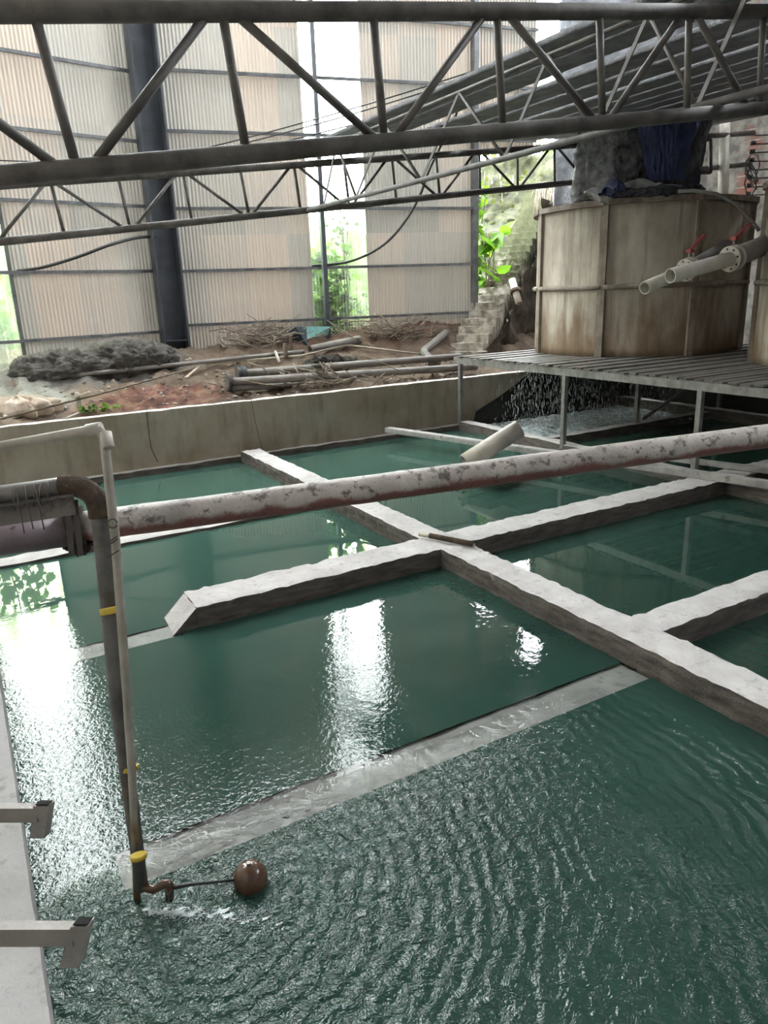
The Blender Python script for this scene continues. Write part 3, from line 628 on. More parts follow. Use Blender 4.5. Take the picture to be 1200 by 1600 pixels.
e1 = dep(768, 395, 18.6); plant('taro_plant', 'broad bright green leaves drooping beside the lower stair', 'plant', (e1.x-.1, e1.y, 2.3), (e1.x-.05, e1.y, 4.1), (.22, .15), 26, .42, 'leaf', 6)
e2 = dep(800, 300, 24); plant('hanging_creeper', 'pale yellowish creeper covering the bank left of the stair top', 'creeper', (e2.x, e2.y, 3.4), (e2.x, e2.y, 6.2), (1.1, .6), 500, .16, 'leafdry')
e3 = dep(850, 235, 26); plant('distant_tree', 'sunlit tree top beyond the stair', 'tree', (e3.x, e3.y, 5.0), (e3.x, e3.y, 8.2), (2.2, 1), 500, .25, 'leafdry', 8)
w0 = CORN+DL*((sL0+sL1)/2)+Vector((-.2, 1.6, 0)); plant('leafy_bush', 'green bush glowing through the strip at the far left edge', 'bush', (w0.x, w0.y, 1.5), (w0.x, w0.y, 3.9), (.6, .35), 320, .22, 'leaf')
# roots and dry stalks on the top of the earth face
b = MB()
for k in range(70):
    p = dep(random.uniform(835, 905), random.uniform(283, 300), random.uniform(20, 21)); q = p+Vector((random.gauss(0, .1), 0, -random.uniform(.3, 1.1)))
    b.tube([p, p.lerp(q, .5)+Vector((random.gauss(0, .06), 0, 0)), q], .012, 5)
put(b.build('hanging_roots', M['twig']), 'tangle of dry roots hanging above the earth face beside the tank', 'roots', kind='stuff')

# ------------------------------------------------------------------ things lying on the earth bank
def gp(px, py, lift=0.0):                              # where a pixel meets the earth bank
    d = ray(px, py); tt = 9.0
    while tt < 40:
        p = EYE+d*tt
        if p.y > 12.4 and p.z < mound(p.x, p.y)+lift: break
        tt += .02
    return p
def lay(pts, r, lift=None): return [gp(px, py, (r if lift is None else lift)) for px, py in pts]
def straight(a, c, r, lift=None, n=1):
    A = gp(*a, r if lift is None else lift); B_ = gp(*c, r if lift is None else lift); return [A.lerp(B_, i/n) for i in range(n+1)]
rr = .075
t = thing('flanged_pipe', 'front grey pipe with an end flange and a tee, lying along the basin wall', 'pipe', gp(357, 597))
A = gp(357, 597, .12); B_ = gp(744, 573, .16); MB().tube([A, B_], rr, 18, hollow=.85).build('pipe_body', M['greypvc'], t)
dv = (B_-A).normalized(); MB().tube([A-dv*.03, A+dv*.03], .15, 20).build('end_flange', M['iron'], t)
Tm = A.lerp(B_, .33); up_ = Vector((.05, .15, 1)).normalized(); MB().tube([Tm, Tm+up_*.2], .085, 16).build('tee', M['greypvc'], t); MB().tube([Tm+up_*.2, Tm+up_*.24], .14, 20, hollow=.5).build('tee_flange', M['greypvc'], t)
t = thing('flanged_pipe', 'rear grey pipe with a tied end flange, behind the pipe with the tee', 'pipe', gp(373, 588))
A = gp(373, 584, .2); B_ = gp(719, 557, .2); MB().tube([A, B_], rr, 18, hollow=.85).build('pipe_body', M['greypvc'], t); dv = (B_-A).normalized(); MB().tube([A-dv*.03, A+dv*.03], .14, 20).build('end_flange', M['iron'], t)
b = MB()
for k in range(5):
    c = A+dv*(.03*k); b.tube([c+Vector((0, math.cos(a_*.9)*.15, math.sin(a_*.9)*.15)) for a_ in range(8)], .008, 5)
b.build('tie', M['teal'], t)
put(MB().tube([gp(362, 607, .05), gp(455, 602, .02)], .06, 14, hollow=.8).build('pipe_offcut', M['greypvc']), 'short grey pipe half under the flanged pipes near the basin wall', 'pipe')
pe_ = [gp(697, 520, .15), gp(661, 549, .12), gp(678, 567, .1)]
t = thing('pipe_elbow', 'bent grey pipe with an open flange at the foot of the stair', 'pipe', pe_[1])
MB().tube([pe_[0]]+arc(pe_[0], pe_[1], pe_[2], .12)+[pe_[2]], .085, 16).build('pipe_body', M['greypvc'], t); dv = (pe_[2]-pe_[1]).normalized(); MB().tube([pe_[2], pe_[2]+dv*.04], .15, 20, hollow=.5).build('flange', M['greypvc'], t)
put(MB().tube([gp(562, 530, .06), gp(484, 546, .06)], .085, 16, hollow=.85).build('pipe_offcut', M['greypvc']), 'grey pipe lying behind the brush, its open end near the slim post', 'pipe')
put(MB().tube(straight((82, 590), (475, 549), .045, .06, 4), .042, 10, hollow=.8).build('long_pole', M['greypvc']), 'long pale pole lying across the mud in front of the grey heap', 'pole')
put(MB().tube([gp(320, 568, .04), gp(470, 556, .05), gp(540, 539, .1), gp(600, 546, .08), gp(664, 554, .06)], .02, 8).build('bent_cane', M['pale']), 'thin pale cane bowed over the debris behind the flanged pipes', 'cane')
put(MB().tube([gp(0, 655, .1), gp(150, 617, .22), gp(306, 574, .1)], .018, 8).build('long_stick', M['wood']), 'long brown stick slanting over the red clay', 'stick')
put(MB().tube([gp(126, 643, .02), gp(125, 645, .0)+Vector((0, 0, .33))], .035, 10).build('marker_post', M['white']), 'short white plastic post standing in the mud at left', 'post')
put(MB().tube([gp(96, 657, .03), gp(136, 640, .03)], .02, 8).build('white_stick', M['white']), 'small white stick lying at the basin wall under the marker post', 'stick')
put(MB().tube(straight((169, 560), (224, 571), .07, .08, 8), .06, 10, wob=.6).build('dark_log', M['bark']), 'dark log lying on the grey mud heap', 'log')
put(MB().span(gp(116, 621, .3), gp(140, 612, .3), .14, .02).build('wood_scrap', M['pale']), 'scrap of pale wood leaning on the marker post', 'board')
put(MB().span(gp(290, 590, .03), gp(312, 572, .12), .05, .02).build('rag_strip', M['sack']), 'twisted pale rag at the upper end of the long stick', 'rag')
b = MB(); c0 = gp(30, 648); 
def sk(u, v):
    a = u*2*math.pi; ph = (v-.5)*math.pi; p = Vector((math.cos(a)*math.cos(ph)*.62, math.sin(a)*math.cos(ph)*.30, math.sin(ph)*.20)); f = 1+.14*math.sin(a*9+p.x*4)+.2*fbm(p*4+Vector((3, 0, 0)), 1, 4)
    return c0+Vector((0, .05, .08))+p*f
b.grid(80, 30, sk); put(b.build('crumpled_sack', M['sack']), 'crumpled pale woven sack by the basin wall at far left', 'sack')
def lump(name, label, px, py, r, sq, mat, cat, amp=.34, sc=4.6):
    c = gp(px, py); b = MB(); g_ = bmesh.ops.create_icosphere(b.b, subdivisions=6, radius=1)
    for v in g_['verts']:
        p = v.co.copy(); q = Vector((p.x*sq[0], p.y*sq[1], p.z*sq[2]))*r; v.co = q + c + p*(.11*fbm(q*sc+c, 1, 5)+.05*abs(fbm(q*11, 1, 3)))
    for f in b.b.faces: f.smooth = True
    return put(b.build(name, M[mat]), label, cat)
M['slurry'] = grime('grey_slurry', (.085, .078, .07), (.165, .155, .14), 5, .95, bump=1, bd=.04)
lump('mud_heap', 'rounded heap of dark grey mud against the wall at left', 100, 578, .8, (1.15, .5, .42), 'slurry', 'mud heap')
lump('mud_heap', 'long heap of dark grey mud left of the slate column', 205, 566, .8, (1.15, .5, .5), 'slurry', 'mud heap')
lump('mud_heap', 'small pale grey mud heap at the foot of the slate column', 240, 566, .42, (1.1, .7, .6), 'slurry', 'mud heap')
lump('net_bundle', 'dark bundle of netting beneath the bowed cane', 515, 572, .5, (1.25, .5, .42), 'bark', 'bundle', .2)
def brush(name, label, cx, cy, wx, n, mat='twig'):
    b = MB()
    for k in range(n):
        p = gp(cx+random.gauss(0, wx), cy+random.gauss(0, 5), 0)+Vector((0, 0, random.uniform(0, .25))); a_ = random.uniform(0, 3.14); q = p+Vector((math.cos(a_), math.sin(a_)*.5, random.uniform(-.1, .5)))*random.uniform(.3, .9)
        b.tube([p, p.lerp(q, .5)+Vector((random.gauss(0, .05), 0, random.gauss(0, .05))), q], random.uniform(.006, .016), 5)
    put(b.build(name, M[mat]), label, 'brushwood', kind='stuff')
brush('brushwood', 'heap of dry branches under the wall left of the teal sheet', 415, 537, 28, 150)
brush('brushwood', 'dry branches scattered on the red brown slope near the stair', 620, 530, 40, 110)
brush('brushwood', 'twigs and litter scattered in front of the flanged pipes', 500, 606, 60, 60)
def sheet(name, label, pts, mat):
    b = MB(); b.poly([gp(px, py, l) for px, py, l in pts], (0, 0, .012)); put(b.build(name, M[mat]), label, 'sheet')
sheet('scrap_sheet', 'dark teal metal sheet leaning in the brushwood', [(441, 528, .05), (480, 540, .02), (479, 512, .35), (462, 511, .35)], 'teal')
sheet('scrap_sheet', 'turquoise sheet lying behind the dark teal sheet', [(480, 530, .1), (512, 524, .1), (516, 511, .25), (476, 511, .3)], 'turq')
for k, (px, py, s_) in enumerate(((447, 560, .1), (455, 548, .35))):
    put(MB().span(gp(px, py, .02), gp(px, py, .02)+Vector((0, 0, .32)), .09, .06).build('wood_stub', M['wood']), ['stubby wooden stake left of the pipe tee', 'wooden stake standing among the debris behind the tee'][k], 'stake')
put(MB().tube([gp(437, 567, .02), gp(430, 549, .2)], .03, 8).build('bent_pvc', M['white']), 'small white bent plastic piece among the debris', 'pipe')
for k in range(26):
    pass
b = MB()
for k in range(260):
    px = random.uniform(0, 760); p = gp(px, random.uniform(560, 665-px*.1), 0.01); r_ = random.uniform(.012, .05)
    g_ = bmesh.ops.create_icosphere(b.b, subdivisions=1, radius=r_, matrix=Matrix.Translation(p) @ Matrix.Rotation(random.random()*3, 4, 'X') @ Matrix.Diagonal((1, random.uniform(.6, 1.2), .6, 1)))
put(b.build('rubble', M['stone']), 'loose stones and clods scattered over the earth bank', 'rubble', kind='stuff')
c = gp(150, 643); t = thing('small_weeds', 'two small green weeds growing at the foot of the white marker post', 'weeds', c)
b = MB(); leaves(b, c+Vector((-.12, 0, .06)), .08, .04, .03, 40, .06); leaves(b, c+Vector((.2, 0, .05)), .1, .04, .03, 40, .06); b.build('foliage', M['leaf'], t, recalc=False)
# pipe stub stuck in the earth face
a = dep(800, 437, 18.2); c = dep(811, 474, 18.0); t = thing('pipe_stub', 'white pipe stub with a collar sticking out of the dark earth beside the stair', 'pipe', c)
MB().tube([a, c], .085, 14, hollow=.8).build('pipe_body', M['white'], t); mm = a.lerp(c, .5); dv = (c-a).normalized(); MB().tube([mm-dv*.04, mm+dv*.04], .14, 14).build('collar', M['rust'], t)

# ------------------------------------------------------------------ platform
ZP = 1.47; XP = 8.75
pf_ = thing('slatted_platform', 'galvanised platform with dark slats carrying the tanks over the basins', 'platform', (XP, 8, 0))
MB().span((XP, 3.0, ZP-.07), (XP, 12.35, ZP-.07), .06, .12).build('edge_beam', M['galv'], pf_)
MB().span((XP, 12.35, ZP-.05), (14.3, 12.35, ZP-.05), .06, .08).build('end_beam', M['galv'], pf_)
for k, xx in enumerate((11.2, 13.6)): MB().span((xx, 3, ZP-.09), (xx, 12.3, ZP-.09), .06, .10).build('cross_beam', M['galv'], pf_)
y = 3.1; k = 0
while y < 12.3:
    MB().box((11.55+.02*math.sin(k*5), y, ZP+.012+.008*math.sin(k*3.3)), (5.7, .125 if k % 3 else .15, .03), rz=.006*math.sin(k*2.1)).build('slat', M['darkslat'], pf_); y += .185; k += 1
def leg(x, y, w=.075): MB().span((x, y, .0), (x, y, ZP-.12), w, w).build('leg', M['galv'], pf_)
for x, y in ((XP+.03, 12.2), (XP+.01, 9.19), (XP, 6.55), (XP, 3.6), (11.3, 9.86), (11.3, 6.2), (13.7, 9.8), (13.7, 6.2)): leg(x, y)
MB().span((11.3, 9.7, .25), (12.6, 8.9, ZP-.12), .05, .05).build('brace', M['iron'], pf_)

# curtain of water falling from the platform
b = MB()
for k in range(2600):
    if random.random() < .3: u = random.choice([.12, .3, .33, .5, .62])+random.gauss(0, .012)
    else: u = random.random()
    p0 = Vector((9.6, 11.6, 0)).lerp(Vector((12.9, 10.4, 0)), u)+Vector((0, random.gauss(0, .25), 0)); z = random.random()**.9*1.35+.03
    r_ = random.uniform(.0025, .006); b.tube([p0+Vector((0, 0, z)), p0+Vector((0, 0, z+random.uniform(.02, .10)))], r_, 4)
put(b.build('falling_water', M['drop']), 'curtain of water drops falling from the platform into the foaming pool', 'falling water', kind='stuff')
b = MB()
for k in range(40):
    p0 = Vector((12.8+random.gauss(0, .3), 6.9+random.gauss(0, .5), random.uniform(.1, 1.3))); b.tube([p0, p0+Vector((0, 0, .05))], .005, 5)
put(b.build('falling_water', M['drop']), 'sparse water drops falling below the second tank at the right edge', 'falling water', kind='stuff')
b = MB()
def fm(u, v):
    x_, y_ = 9.2+4.1*u, 10.05+2.1*v; return Vector((x_, y_, .012+.03*fbm((x_*4, y_*4, 0), 1, 5)+.02))
b.grid(90, 50, fm); put(b.build('pool_foam', M['foam'], recalc=False), 'white churned foam where the falling water lands', 'foam', kind='stuff')
b = MB()
for k in range(1300):
    u = random.random(); p0 = Vector((9.6, 11.6, 0)).lerp(Vector((12.9, 10.4, 0)), u)+Vector((random.gauss(0, .25), random.gauss(0, .38), abs(random.gauss(0, .06))+.03))
    bmesh.ops.create_icosphere(b.b, subdivisions=1, radius=random.uniform(.006, .016), matrix=Matrix.Translation(p0))
put(b.build('splash_spray', M['drop']), 'spray of droplets splashing up from the foaming pool', 'spray', kind='stuff')

# ------------------------------------------------------------------ tanks
def tank(cx, cy, R_, a0, z0, z1, label):
    t = thing('water_tank', label, 'tank', (cx, cy, z0)); P = [Vector((cx+R_*math.cos(a0+k*math.pi/4), cy+R_*math.sin(a0+k*math.pi/4), 0)) for k in range(8)]; C_ = Vector((cx, cy, 0))
    for k in range(8):
        a, c = P[k], P[(k+1) % 8]; n = ((a+c)/2-C_).normalized(); b = MB()
        def fn(u, v, a=a, c=c, n=n):
            return a.lerp(c, u)+Vector((0, 0, z0+(z1-z0)*v))+n*(.10*math.sin(math.pi*u)+.012*fbm((u*3, v*4, k), 1, 3))
        b.grid(16, 20, fn); o = b.build('panel', M['tank'], t, recalc=False); o.modifiers.new('t', 'SOLIDIFY').thickness = .03
        rdl = (a-C_).normalized(); b = MB(); b.span(a+rdl*.02+Vector((0, 0, z0)), a+rdl*.02+Vector((0, 0, z1)), .13, .06, up=rdl); b.build('seam_rib', M['tankrib'], t)
        mid = [a.lerp(c, u)+n*(.10*math.sin(math.pi*u)+.035)+Vector((0, 0, z0+1.22)) for u in [i/12 for i in range(13)]]
        MB().tube(mid, .045, 8).build('mid_band', M['tankrib'], t)
        tp = [a.lerp(c, u)+n*(.10*math.sin(math.pi*u)+.02)+Vector((0, 0, z1)) for u in [i/12 for i in range(13)]]
        b = MB()
        for i in range(12): b.span(tp[i], tp[i+1]+(tp[i+1]-tp[i])*.1, .14, .09)
        b.build('rim', M['tankrim'], t)
    b = MB(); b.poly([p+Vector((0, 0, z1-.06)) for p in P], (0, 0, .03)); b.build('lid', M['tankrim'], t)
    return t, P
TC = Vector((12.0, 10.7, 0)); tA, TP = tank(TC.x, TC.y, 2.0, D2R(25), ZP+.03, 4.12, 'octagonal rust-stained tank under the wrapped machine, with two valve pipes in front')
tB, TP2 = tank(12.4, 5.8, 2.1, D2R(171), ZP+.03, 4.12, 'pale tank cut off by the right edge of the photo')
for p in (tB,): pass
# opening in the first tank's wall
h = dep(1112, 385, 12.3)
# machine wrapped in plastic on the first tank
def wrap(name, label, cat, cxyz, rx, ry, z0, z1, a0, a1, mat, flare=0, seed=0, parent=None):
    b = MB()
    def fn(u, v):
        a = a0+(a1-a0)*u; f = 1+.05*math.sin(a*5+v*4+5*fbm((a, v*2, seed), 1, 3))+.16*fbm((math.cos(a)*2.2, math.sin(a)*2.2, v*1.6+seed), 1, 5)+.16*abs(fbm((math.cos(a)*4+v, math.sin(a)*4, v*2.2+seed), 1, 3))-.04
        g_ = 1+flare*(v-.5)+.35*max(0, .12-v)
        return Vector((cxyz[0]+rx*math.cos(a)*f*g_, cxyz[1]+ry*math.sin(a)*f*g_, z0+(z1-z0)*v+.05*fbm((a*3, v*2, seed), 1, 3)))
    b.grid(110, 50, fn); b.b.verts.ensure_lookup_table(); return b.build(name, M[mat], parent, recalc=False)
t = thing('wrapped_machine', 'machine on the tank wrapped in silver, black and blue plastic sheets', 'machine', (TC.x, TC.y, 4.12))
MC = dep(1000, 300, 13.2)
th0 = math.atan2(-MC.y, -MC.x)
wrap('silver_sheet', '', '', (dep(955, 300, 13.4).x, dep(955, 300, 13.4).y, 0), .68, .6, 4.18, 5.75, 0, 2*math.pi, 'silver', .05, 1, t)
wrap('dark_sheet', '', '', (dep(1040, 300, 13.2).x, dep(1040, 300, 13.2).y, 0), .60, .55, 4.18, 5.75, 0, 2*math.pi, 'darkplastic', .25, 2, t)
pb = dep(1035, 300, 12.98); wrap('blue_sheet', '', '', (pb.x, pb.y, 0), .55, .52, 4.45, 5.7, th0-.9, th0+1.0, 'blue', .5, 3, t)
def drape(name, label, pxs, r, mat, cat):
    b = MB(); pts = [dep(*q) for q in pxs]; n = len(pts)-1
    def fn(u, v):
        i = min(int(u*n), n-1); p = pts[i].lerp(pts[i+1], u*n-i); a = v*2*math.pi; e = math.sin(math.pi*min(max(u, .03), .97))**.5
        q = p+Vector((0, math.cos(a)*r*1.6, math.sin(a)*r))*e; return q+Vector((1, 1, 1))*.09*fbm(q*4, 1, 5)
    b.grid(60, 24, fn); return put(b.build(name, M[mat]), label, cat)
drape('loose_cloth', 'pale grey cloth heaped on the left of the tank rim', [(900, 311, 12.9), (925, 305, 12.7), (960, 297, 12.6), (1000, 293, 12.5), (1040, 296, 12.4)], .13, 'cloth', 'cloth')
drape('blue_cloth', 'crumpled dark blue cloth on the tank rim', [(938, 303, 12.35), (956, 293, 12.3), (975, 299, 12.25)], .12, 'blue', 'cloth')
drape('dark_cloth', 'dark grey plastic gathered at the foot of the wrapped machine', [(955, 303, 12.3), (1000, 300, 12.1), (1060, 295, 12.0), (1100, 296, 12.0)], .09, 'darkplastic', 'plastic')
put(MB().tube([dep(1060, 299, 11.9), dep(1085, 298, 11.75), dep(1120, 303, 11.7), dep(1150, 320, 11.75), dep(1172, 342, 11.8), dep(1186, 360, 11.9)], .028, 8).build('thin_hose', M['greypvc']), 'thin grey hose curving over the tank rim to the right', 'hose')
# valve pipes
def valve_pipe(a, j, e, r, label, big, darkhole=False):
    t = thing('valve_pipe', label, 'pipe', j); MB().tube([a, j], r, 20, hollow=.84).build('spout', M['palepvc'], t)
    d = (j-a).normalized(); w_ = r*1.8
    for s_ in (-.03, .07):
        b = MB(); b.tube([j+d*(s_-.02), j+d*(s_+.02)], w_, 24)
        f = b.build('flange', M['white'], t); bb = MB(); u = d.cross(Vector((0, 0, 1))).normalized(); v = u.cross(d)
        for k in range(8): c = j+d*(s_)+(u*math.cos(k*math.pi/4+.2)+v*math.sin(k*math.pi/4+.2))*w_*.78; bb.tube([c-d*.028, c+d*.028], r*.15, 8)
        if s_ < 0: bb.build('bolt', M['black'], f)
    MB().tube([j+d*.03, e], big, 20).build('inlet_pipe', M['greypvc'], t)
    b = MB(); u = Vector((0, 0, 1)); b.tube([j+d*.03, j+d*.03+u*(w_+.09)], .02, 8); hs = b.build('valve_stem', M['galv'], t)
    q = j+d*.03+u*(w_+.09); b = MB(); b.span(q-d*.04, q+d*.34+u*.16, .05, .018); b.box(q, (.09, .09, .05)); b.build('lever', M['red'], t)
    return t
jj = dep(1143, 404, 11.0); valve_pipe(dep(1047, 431, 10.5), jj, dep(1215, 375, 11.4), .105, 'nearer white spout pipe with red valve lever, coming from the right tank', .15)
j2 = dep(1074, 421, 11.35); valve_pipe(dep(1007, 450, 10.9), j2, dep(1135, 385, 12.1), .095, 'farther white spout pipe with red valve lever, coming out of the octagonal tank', .11)
b = MB(); hh = dep(1118, 382, 11.78); dn = (TP[5]+TP[4])*.5-TC; b.tube([hh, hh+Vector((dn.x, dn.y, 0)).normalized()*.02], .22, 24)

# wall side objects at right
put(MB().tube([dep(1133, 190, 15.2), dep(1129, 330, 15.2)], .105, 16).build('down_pipe', M['white']), 'white vertical pipe on the block wall behind the tank', 'pipe')
put(MB().span(dep(1103, 193, 13.6), dep(1215, 172, 12.2), .25, .06).build('gutter_tray', M['galv']), 'ribbed light metal tray under the slatted roof at right', 'tray')
b = MB(); c = dep(1173, 262, 15.0)
cb = thing('wire_bundle', 'tangle of black wires and insulators on the block wall at right edge', 'wires', c)
for k in range(8): b.tube(sag(c+Vector((0, 0, .6-.16*k)), c+Vector((1.2, -1.0, .75-.17*k+random.gauss(0, .05))), .05, 8), .014, 6)
for k in range(4): b.tube([c+Vector((.02*math.cos(a_)-.1, -.1-.15*math.cos(a_*.9+k), .25*math.sin(a_*.9)-.1*k)) for a_ in range(8)], .012, 6)
b.build('wire', M['wire'], cb)
for k in range(7): MB().tube([c+Vector((0, 0, .5-.16*k)), c+Vector((0, 0, .42-.16*k))], .055, 10).build('insulator', M['black'], cb)
fr = [dep(1084, 222, 14.9), dep(1110, 218, 14.9), dep(1110, 270, 14.9), dep(1084, 270, 14.9)]
b = MB()
for k in range(4): b.span(fr[k], fr[(k+1) % 4], .06, .06)
put(b.build('window_frame', M['iron']), 'dark metal frame on the block wall behind the wrapped machine', 'frame')

# ------------------------------------------------------------------ beams lying on the basin walls
a = at(605, 671, 'z', .25); c = at(1215, 759, 'z', .25)
put(MB().span(a, c, .16, .09, bev=.01).build('steel_beam', M['plank']), 'long weathered grey beam laid slantwise over the dividers behind the big pipe', 'beam')
a = at(1000, 719, 'z', .25); c = at(1215, 748, 'z', .25)
put(MB().span(a+Vector((.35, .1, 0)), c+Vector((.35, .2, 0)), .13, .07, bev=.01).build('steel_beam', M['plank']), 'shorter weathered plank lying just behind the long beam at right', 'beam')
a = at(738, 716, 'z', .34); c = dep(811, 670, 11.4); c = atn(811, 670, a+Vector((.55, -.1, 0)), (FW.x, FW.y, 0))
put(MB().tube([a-(c-a)*.15, c], .14, 24, hollow=.88).build('pipe_offcut', M['white']), 'thick white pipe offcut leaning up behind the big pipe', 'pipe')
put(MB().box(at(775, 735, 'z', .2)+Vector((0, 0, .02)), (.8, .45, .12), rz=.2, bev=.01).build('concrete_slab', M['weir']), 'flat pale slab under the leaning pipe offcut', 'slab')
# ribbed rod on the crossing of the dividers
a = at(655, 835, 'z', .235); c = at(741, 852, 'z', .235); t = thing('ribbed_rod', 'dark ribbed rod lying across the crossing of the dividers', 'rod', a)
mid = a.lerp(c, .5)+Vector((0, 0, .012)); MB().tube([a, a.lerp(c, .25)+Vector((0, 0, .01)), mid, c], .022, 10).build('core', M['pale'], t)
b = MB(); dv = (c-a).normalized()
for k in range(26):
    p = a.lerp(c, .2+.8*k/26)+Vector((0, 0, .01)); b.tube([p, p+dv*.017], .031, 10)
b.build('rib', M['rust'], t)
b = MB()
for k in range(14):
    p = at(690+random.gauss(0, 8), 850+random.gauss(0, 4), 'z', .16); b.tube([p, p+Vector((random.gauss(0, .06), -.04, -random.uniform(.03, .12)))], .004, 5)
b.build('straw', M['twig'], t)

# ------------------------------------------------------------------ near pipes
DN = 3.30
A = dep(-60, 848, 3.24); Bq = dep(1260, 673, 4.42)
bp = thing('main_pipe', 'big mud-crusted pipe crossing the photo over the basins', 'pipe', A); dv = (Bq-A).normalized()
J = A.lerp(Bq, .13); J = atn(128, 826, A, dv.cross(Vector((0, 0, 1))).normalized()); J = A+dv*((J-A).dot(dv))
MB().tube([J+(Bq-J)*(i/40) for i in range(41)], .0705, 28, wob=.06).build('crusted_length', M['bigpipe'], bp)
o = MB().tube([A-dv*.6, J], .082, 28).build('left_length', M['purple'], bp); o['label'] = 'smooth mauve grey length'
b = MB()
for s_, r_ in ((-.045, .10), (.0, .098)): b.tube([J+dv*(s_-.012), J+dv*(s_+.012)], r_, 24, wob=.25)
b.build('coupling_flange', M['rust'], bp)
# hanging clump of rust and roots under the coupling
b = MB(); g_ = bmesh.ops.create_icosphere(b.b, subdivisions=4, radius=1)
for v in g_['verts']:
    p = v.co.copy(); v.co = J-dv*.02+Vector((0, 0, -.085))+Vector((p.x*.06, p.y*.05, p.z*.045))*(1+.5*fbm(p*2.5, 1, 4))
b.build('rust_clump', M['rust'], bp)
# angle iron bracket holding riser and pipe
vw = -FW*.0; tocam = (EYE-J).normalized()
ai = thing('angle_bracket', 'grey angle iron bracket tied under the riser elbow at left', 'bracket', dep(60, 800, 3.05))
a = dep(-80, 818, 2.96); c = dep(117, 788, 2.98)
MB().span(a, c, .085, .008, up=tocam.cross((c-a).normalized()).cross(c-a).normalized()).build('horizontal_angle', M['iron'], ai)
MB().span(a+Vector((0, 0, .042)), c+Vector((0, 0, .042)), .05, .006).build('angle_lip', M['iron'], ai)
for px0, px1, w in ((104, 112, .022), (117, 126, .022)):
    MB().span(dep(px0, 780, 3.0), dep(px1, 868, 3.04), w, .012, up=tocam).build('vertical_strap', M['iron'], ai)
# riser pipe
r0 = dep(-90, 786, 2.98); r1 = dep(150, 748, 3.0); r2 = dep(212, 1392, 3.45)
rw = at(214, 1425, 'z', -.05)
bend = dep(152, 752, 3.0)
pts = [r0]+arc(r0, bend, dep(185, 1100, 3.2), .14, 8)+[dep(185, 1100, 3.2), dep(222, 1388, 3.52)]
rp = thing('riser_pipe', 'dark weathered riser pipe bending down into the near basin', 'pipe', bend)
MB().tube(pts, .038, 20, rs=[.038]*10+[.036, .030]).build('pipe_body', M['riser'], rp)
el = arc(r0, bend, dep(185, 1100, 3.2), .15, 8); MB().tube(el, .0435, 20, wob=.2).build('elbow_fitting', M['rust'], rp)
b = MB()
for s_, w in ((30, .4), (48, .1), (62, -.3), (68, .2), (20, -.2)):
    c0 = dep(s_+5, 782-s_*.17, 2.98); b.tube([c0+Vector((w*.04*math.sin(a_), .0, 0))+UP*(.05*math.cos(a_))+(tocam*.05*math.sin(a_)) for a_ in [i*.63 for i in range(11)]], .003, 5)
for px, py in ((24, 812), (38, 805), (55, 806)):
    b.tube([dep(px, 765, 2.92), dep(px+6, 790, 2.92), dep(px+14, py+22, 2.93)], .0028, 5)
b.build('tie_wire', M['wire'], rp)
# spout elbow and float valve
sp = [dep(224, 1385, 3.5), dep(240, 1390, 3.5), dep(262, 1380, 3.48), dep(265, 1405, 3.52)]
MB().tube([sp[0], sp[1]]+arc(sp[1], dep(264, 1378, 3.48), sp[3], .03, 5)+[sp[3]], .021, 14).build('spout_elbow', M['ball'], rp)
fl = thing('float_valve', 'brown float ball on a thin arm beside the riser spout', 'float', at(392, 1378, 'z', 0))
bc = at(391, 1372, 'z', .03); MB().ball(bc, .086, u=36, v=24).build('float_ball', M['ball'], fl)
MB().tube([bc+Vector((0, 0, .08)), bc+Vector((0, 0, .095))], .012, 8).build('stud', M['ball'], fl)
ps = dep(266, 1388, 3.5); pe2 = bc+(ps-bc).normalized()*.085; MB().tube([ps, ps.lerp(pe2, .3)+Vector((0, 0, .008)), pe2], .0065, 8, rs=[.011, .008, .005]).build('float_arm', M['black'], fl)
# thin white pipe
thn = thing('thin_pipe', 'thin pale plastic pipe tied to the riser and dipping into the water', 'pipe', dep(165, 672, 2.8))
c = dep(161, 668, 2.80); q0 = dep(-80, 712, 2.9); q1 = dep(181, 850, 2.9)
w1 = dep(215, 1420, 3.6); path = [q0]+arc(q0, c, q1, .05, 8)+[q1, dep(192, 1000, 3.0), dep(206, 1200, 3.22), w1]
MB().tube(path, .0185, 16, rs=[.0185]*(len(path)-2)+[.0185, .0165]).build('pipe_body', M['thin'], thn)
for px, py, D_, px2, py2 in ((136, 672, 2.82, 158, 668), (165, 676, 2.80, 170, 700)): MB().tube([dep(px, py, D_), dep(px2, py2, D_-.01)], .0225, 14).build('fitting', M['white'], thn)
b = MB(); b.tube([w1, w1+RT*.06], .013, 10); b.build('nozzle', M['black'], thn)
yt = MB(); ya_ = dep(160, 952, 3.08); yb_ = dep(190, 955, 2.98); cmid = ya_.lerp(yb_, .5)
yt.tube([dep(174, 949, 3.03), dep(175.5, 958, 3.03)], .047, 18); o = yt.build('tape_band', M['yellow'], rp)
b = MB()
for py in (1197, 1335): b.tube([dep(203 if py < 1300 else 216, py, 3.3), dep(204 if py < 1300 else 217, py+7, 3.3)], .037, 14)
b.build('tie_band', M['yellow'], rp)
b = MB()
for (x0, y0, x1_, y1_) in ((143, 855, 183, 838), (145, 858, 184, 842), (150, 872, 186, 860)):
    b.tube([dep(x0, y0, 2.95), dep((x0+x1_)/2, (y0+y1_)/2+5, 2.88), dep(x1_, y1_, 2.86)], .003, 5)
b.tube([dep(176, 818, 2.86)+RT*.018*math.cos(a_)+UP*.018*math.sin(a_) for a_ in [i*.6 for i in range(11)]], .003, 5)
b.build('tie_wire', M['wire'], thn)
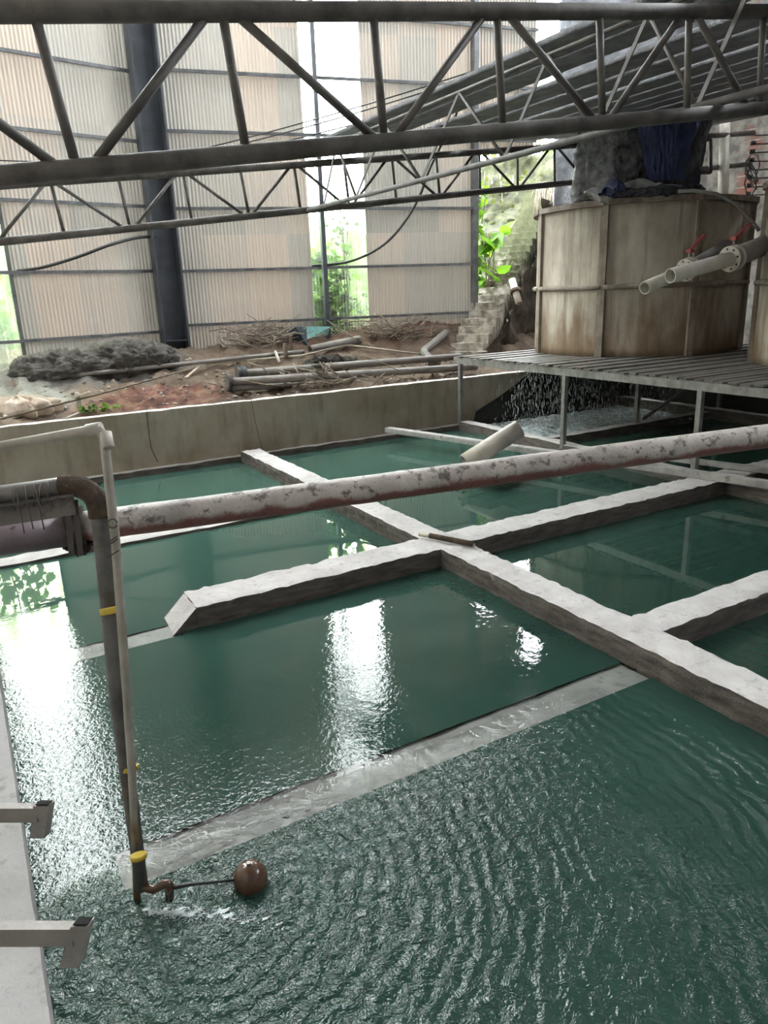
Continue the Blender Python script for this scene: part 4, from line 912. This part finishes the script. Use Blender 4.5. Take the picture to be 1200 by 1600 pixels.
# jet from the nozzle: splash lumps on the surface
b = MB()
for k in range(1100):
    u = random.random()**1.3; p = at(232+u*200, 1424+u*14+random.gauss(0, 3+10*u), 'z', .002+abs(random.gauss(0, .006))*(1-.5*u)); bmesh.ops.create_icosphere(b.b, subdivisions=1, radius=random.uniform(.0006, .0022)*(1.3-.5*u), matrix=Matrix.Translation(p) @ Matrix.Diagonal((2.2, 1, .6, 1)))
def fs(u, v):
    p = at(222+u*215, 1422+u*12, 'z', 0); w = .012+.07*u; q = p+Vector((0, (v-.5)*2*w, .003)); q.z += .007*max(0, fbm(q*30, 1, 3))*(1-abs(v-.5)*1.8); return q
b.grid(150, 40, fs); dead = []
for f in b.b.faces:
    if f.calc_center_median().z > .02: continue
    c = f.calc_center_median(); 
    if abs(c.z-.003) < .012 and len(f.verts) == 4:
        d0 = at(222, 1422, 'z', 0); d1 = at(437, 1434, 'z', 0); ax = (d1-d0); u = (c-d0).dot(ax)/ax.length_squared; lat = abs((c-d0-ax*u).length)/(.012+.07*max(u, 0))
        if fbm((c.x*16, c.y*34, 0), 1, 4)*1.5 < .05+lat*.55+max(0, u-.35)*.9-.38*(1-u): dead.append(f)
bmesh.ops.delete(b.b, geom=dead, context='FACES')
put(b.build('spout_splash', M['foam']), 'streak of splashing water shooting right from the thin pipe nozzle', 'splash', kind='stuff')

# ------------------------------------------------------------------ bracket tubes over the bank
def bracket(pts, lowq, D_, label):
    t = thing('bracket_tube', label, 'bracket', dep(pts[0][0], pts[0][1], D_)); (xa, ya2), (xb, yb2), h_ = pts[0], pts[1], pts[2]
    u = h_/F_PX*D_; a = dep(xa, ya2, D_); c = dep(xb, yb2, D_)
    b = MB(); b.span(a, c, u*.55, u*1.1); b.build('arm', M['bracket'], t)
    b = MB(); q = [dep(*p) for p in lowq]; b.poly(q, FW*u*.9); lo = b.build('end_tube', M['bracket'], t)
    b = MB(); v = (q[1]-q[0]); mq = [q[0]+v*.08, q[1]-v*.08]; up_ = UP*.0015+(EYE-q[0]).normalized()*.004
    b.poly([mq[0]+FW*u*.12+up_, mq[1]+FW*u*.12+up_, mq[1]+FW*u*.8+up_, mq[0]+FW*u*.8+up_], UP*.002); b.build('opening', M['void_shade'], lo)  # flat black plate painted for the shade inside the tube end
    return t
bracket(((-700, 1272), (60, 1270), 24), [(52, 1260, 1.96), (76, 1260, 1.96), (69, 1310, 2.06), (46, 1310, 2.06)], 2.0, 'upper of the two steel bracket tubes over the bank at left')
bracket(((-700, 1460), (116, 1459), 31), [(110, 1449, 1.66), (137, 1449, 1.66), (122, 1513, 1.76), (92, 1513, 1.76)], 1.7, 'lower of the two steel bracket tubes over the bank at left')
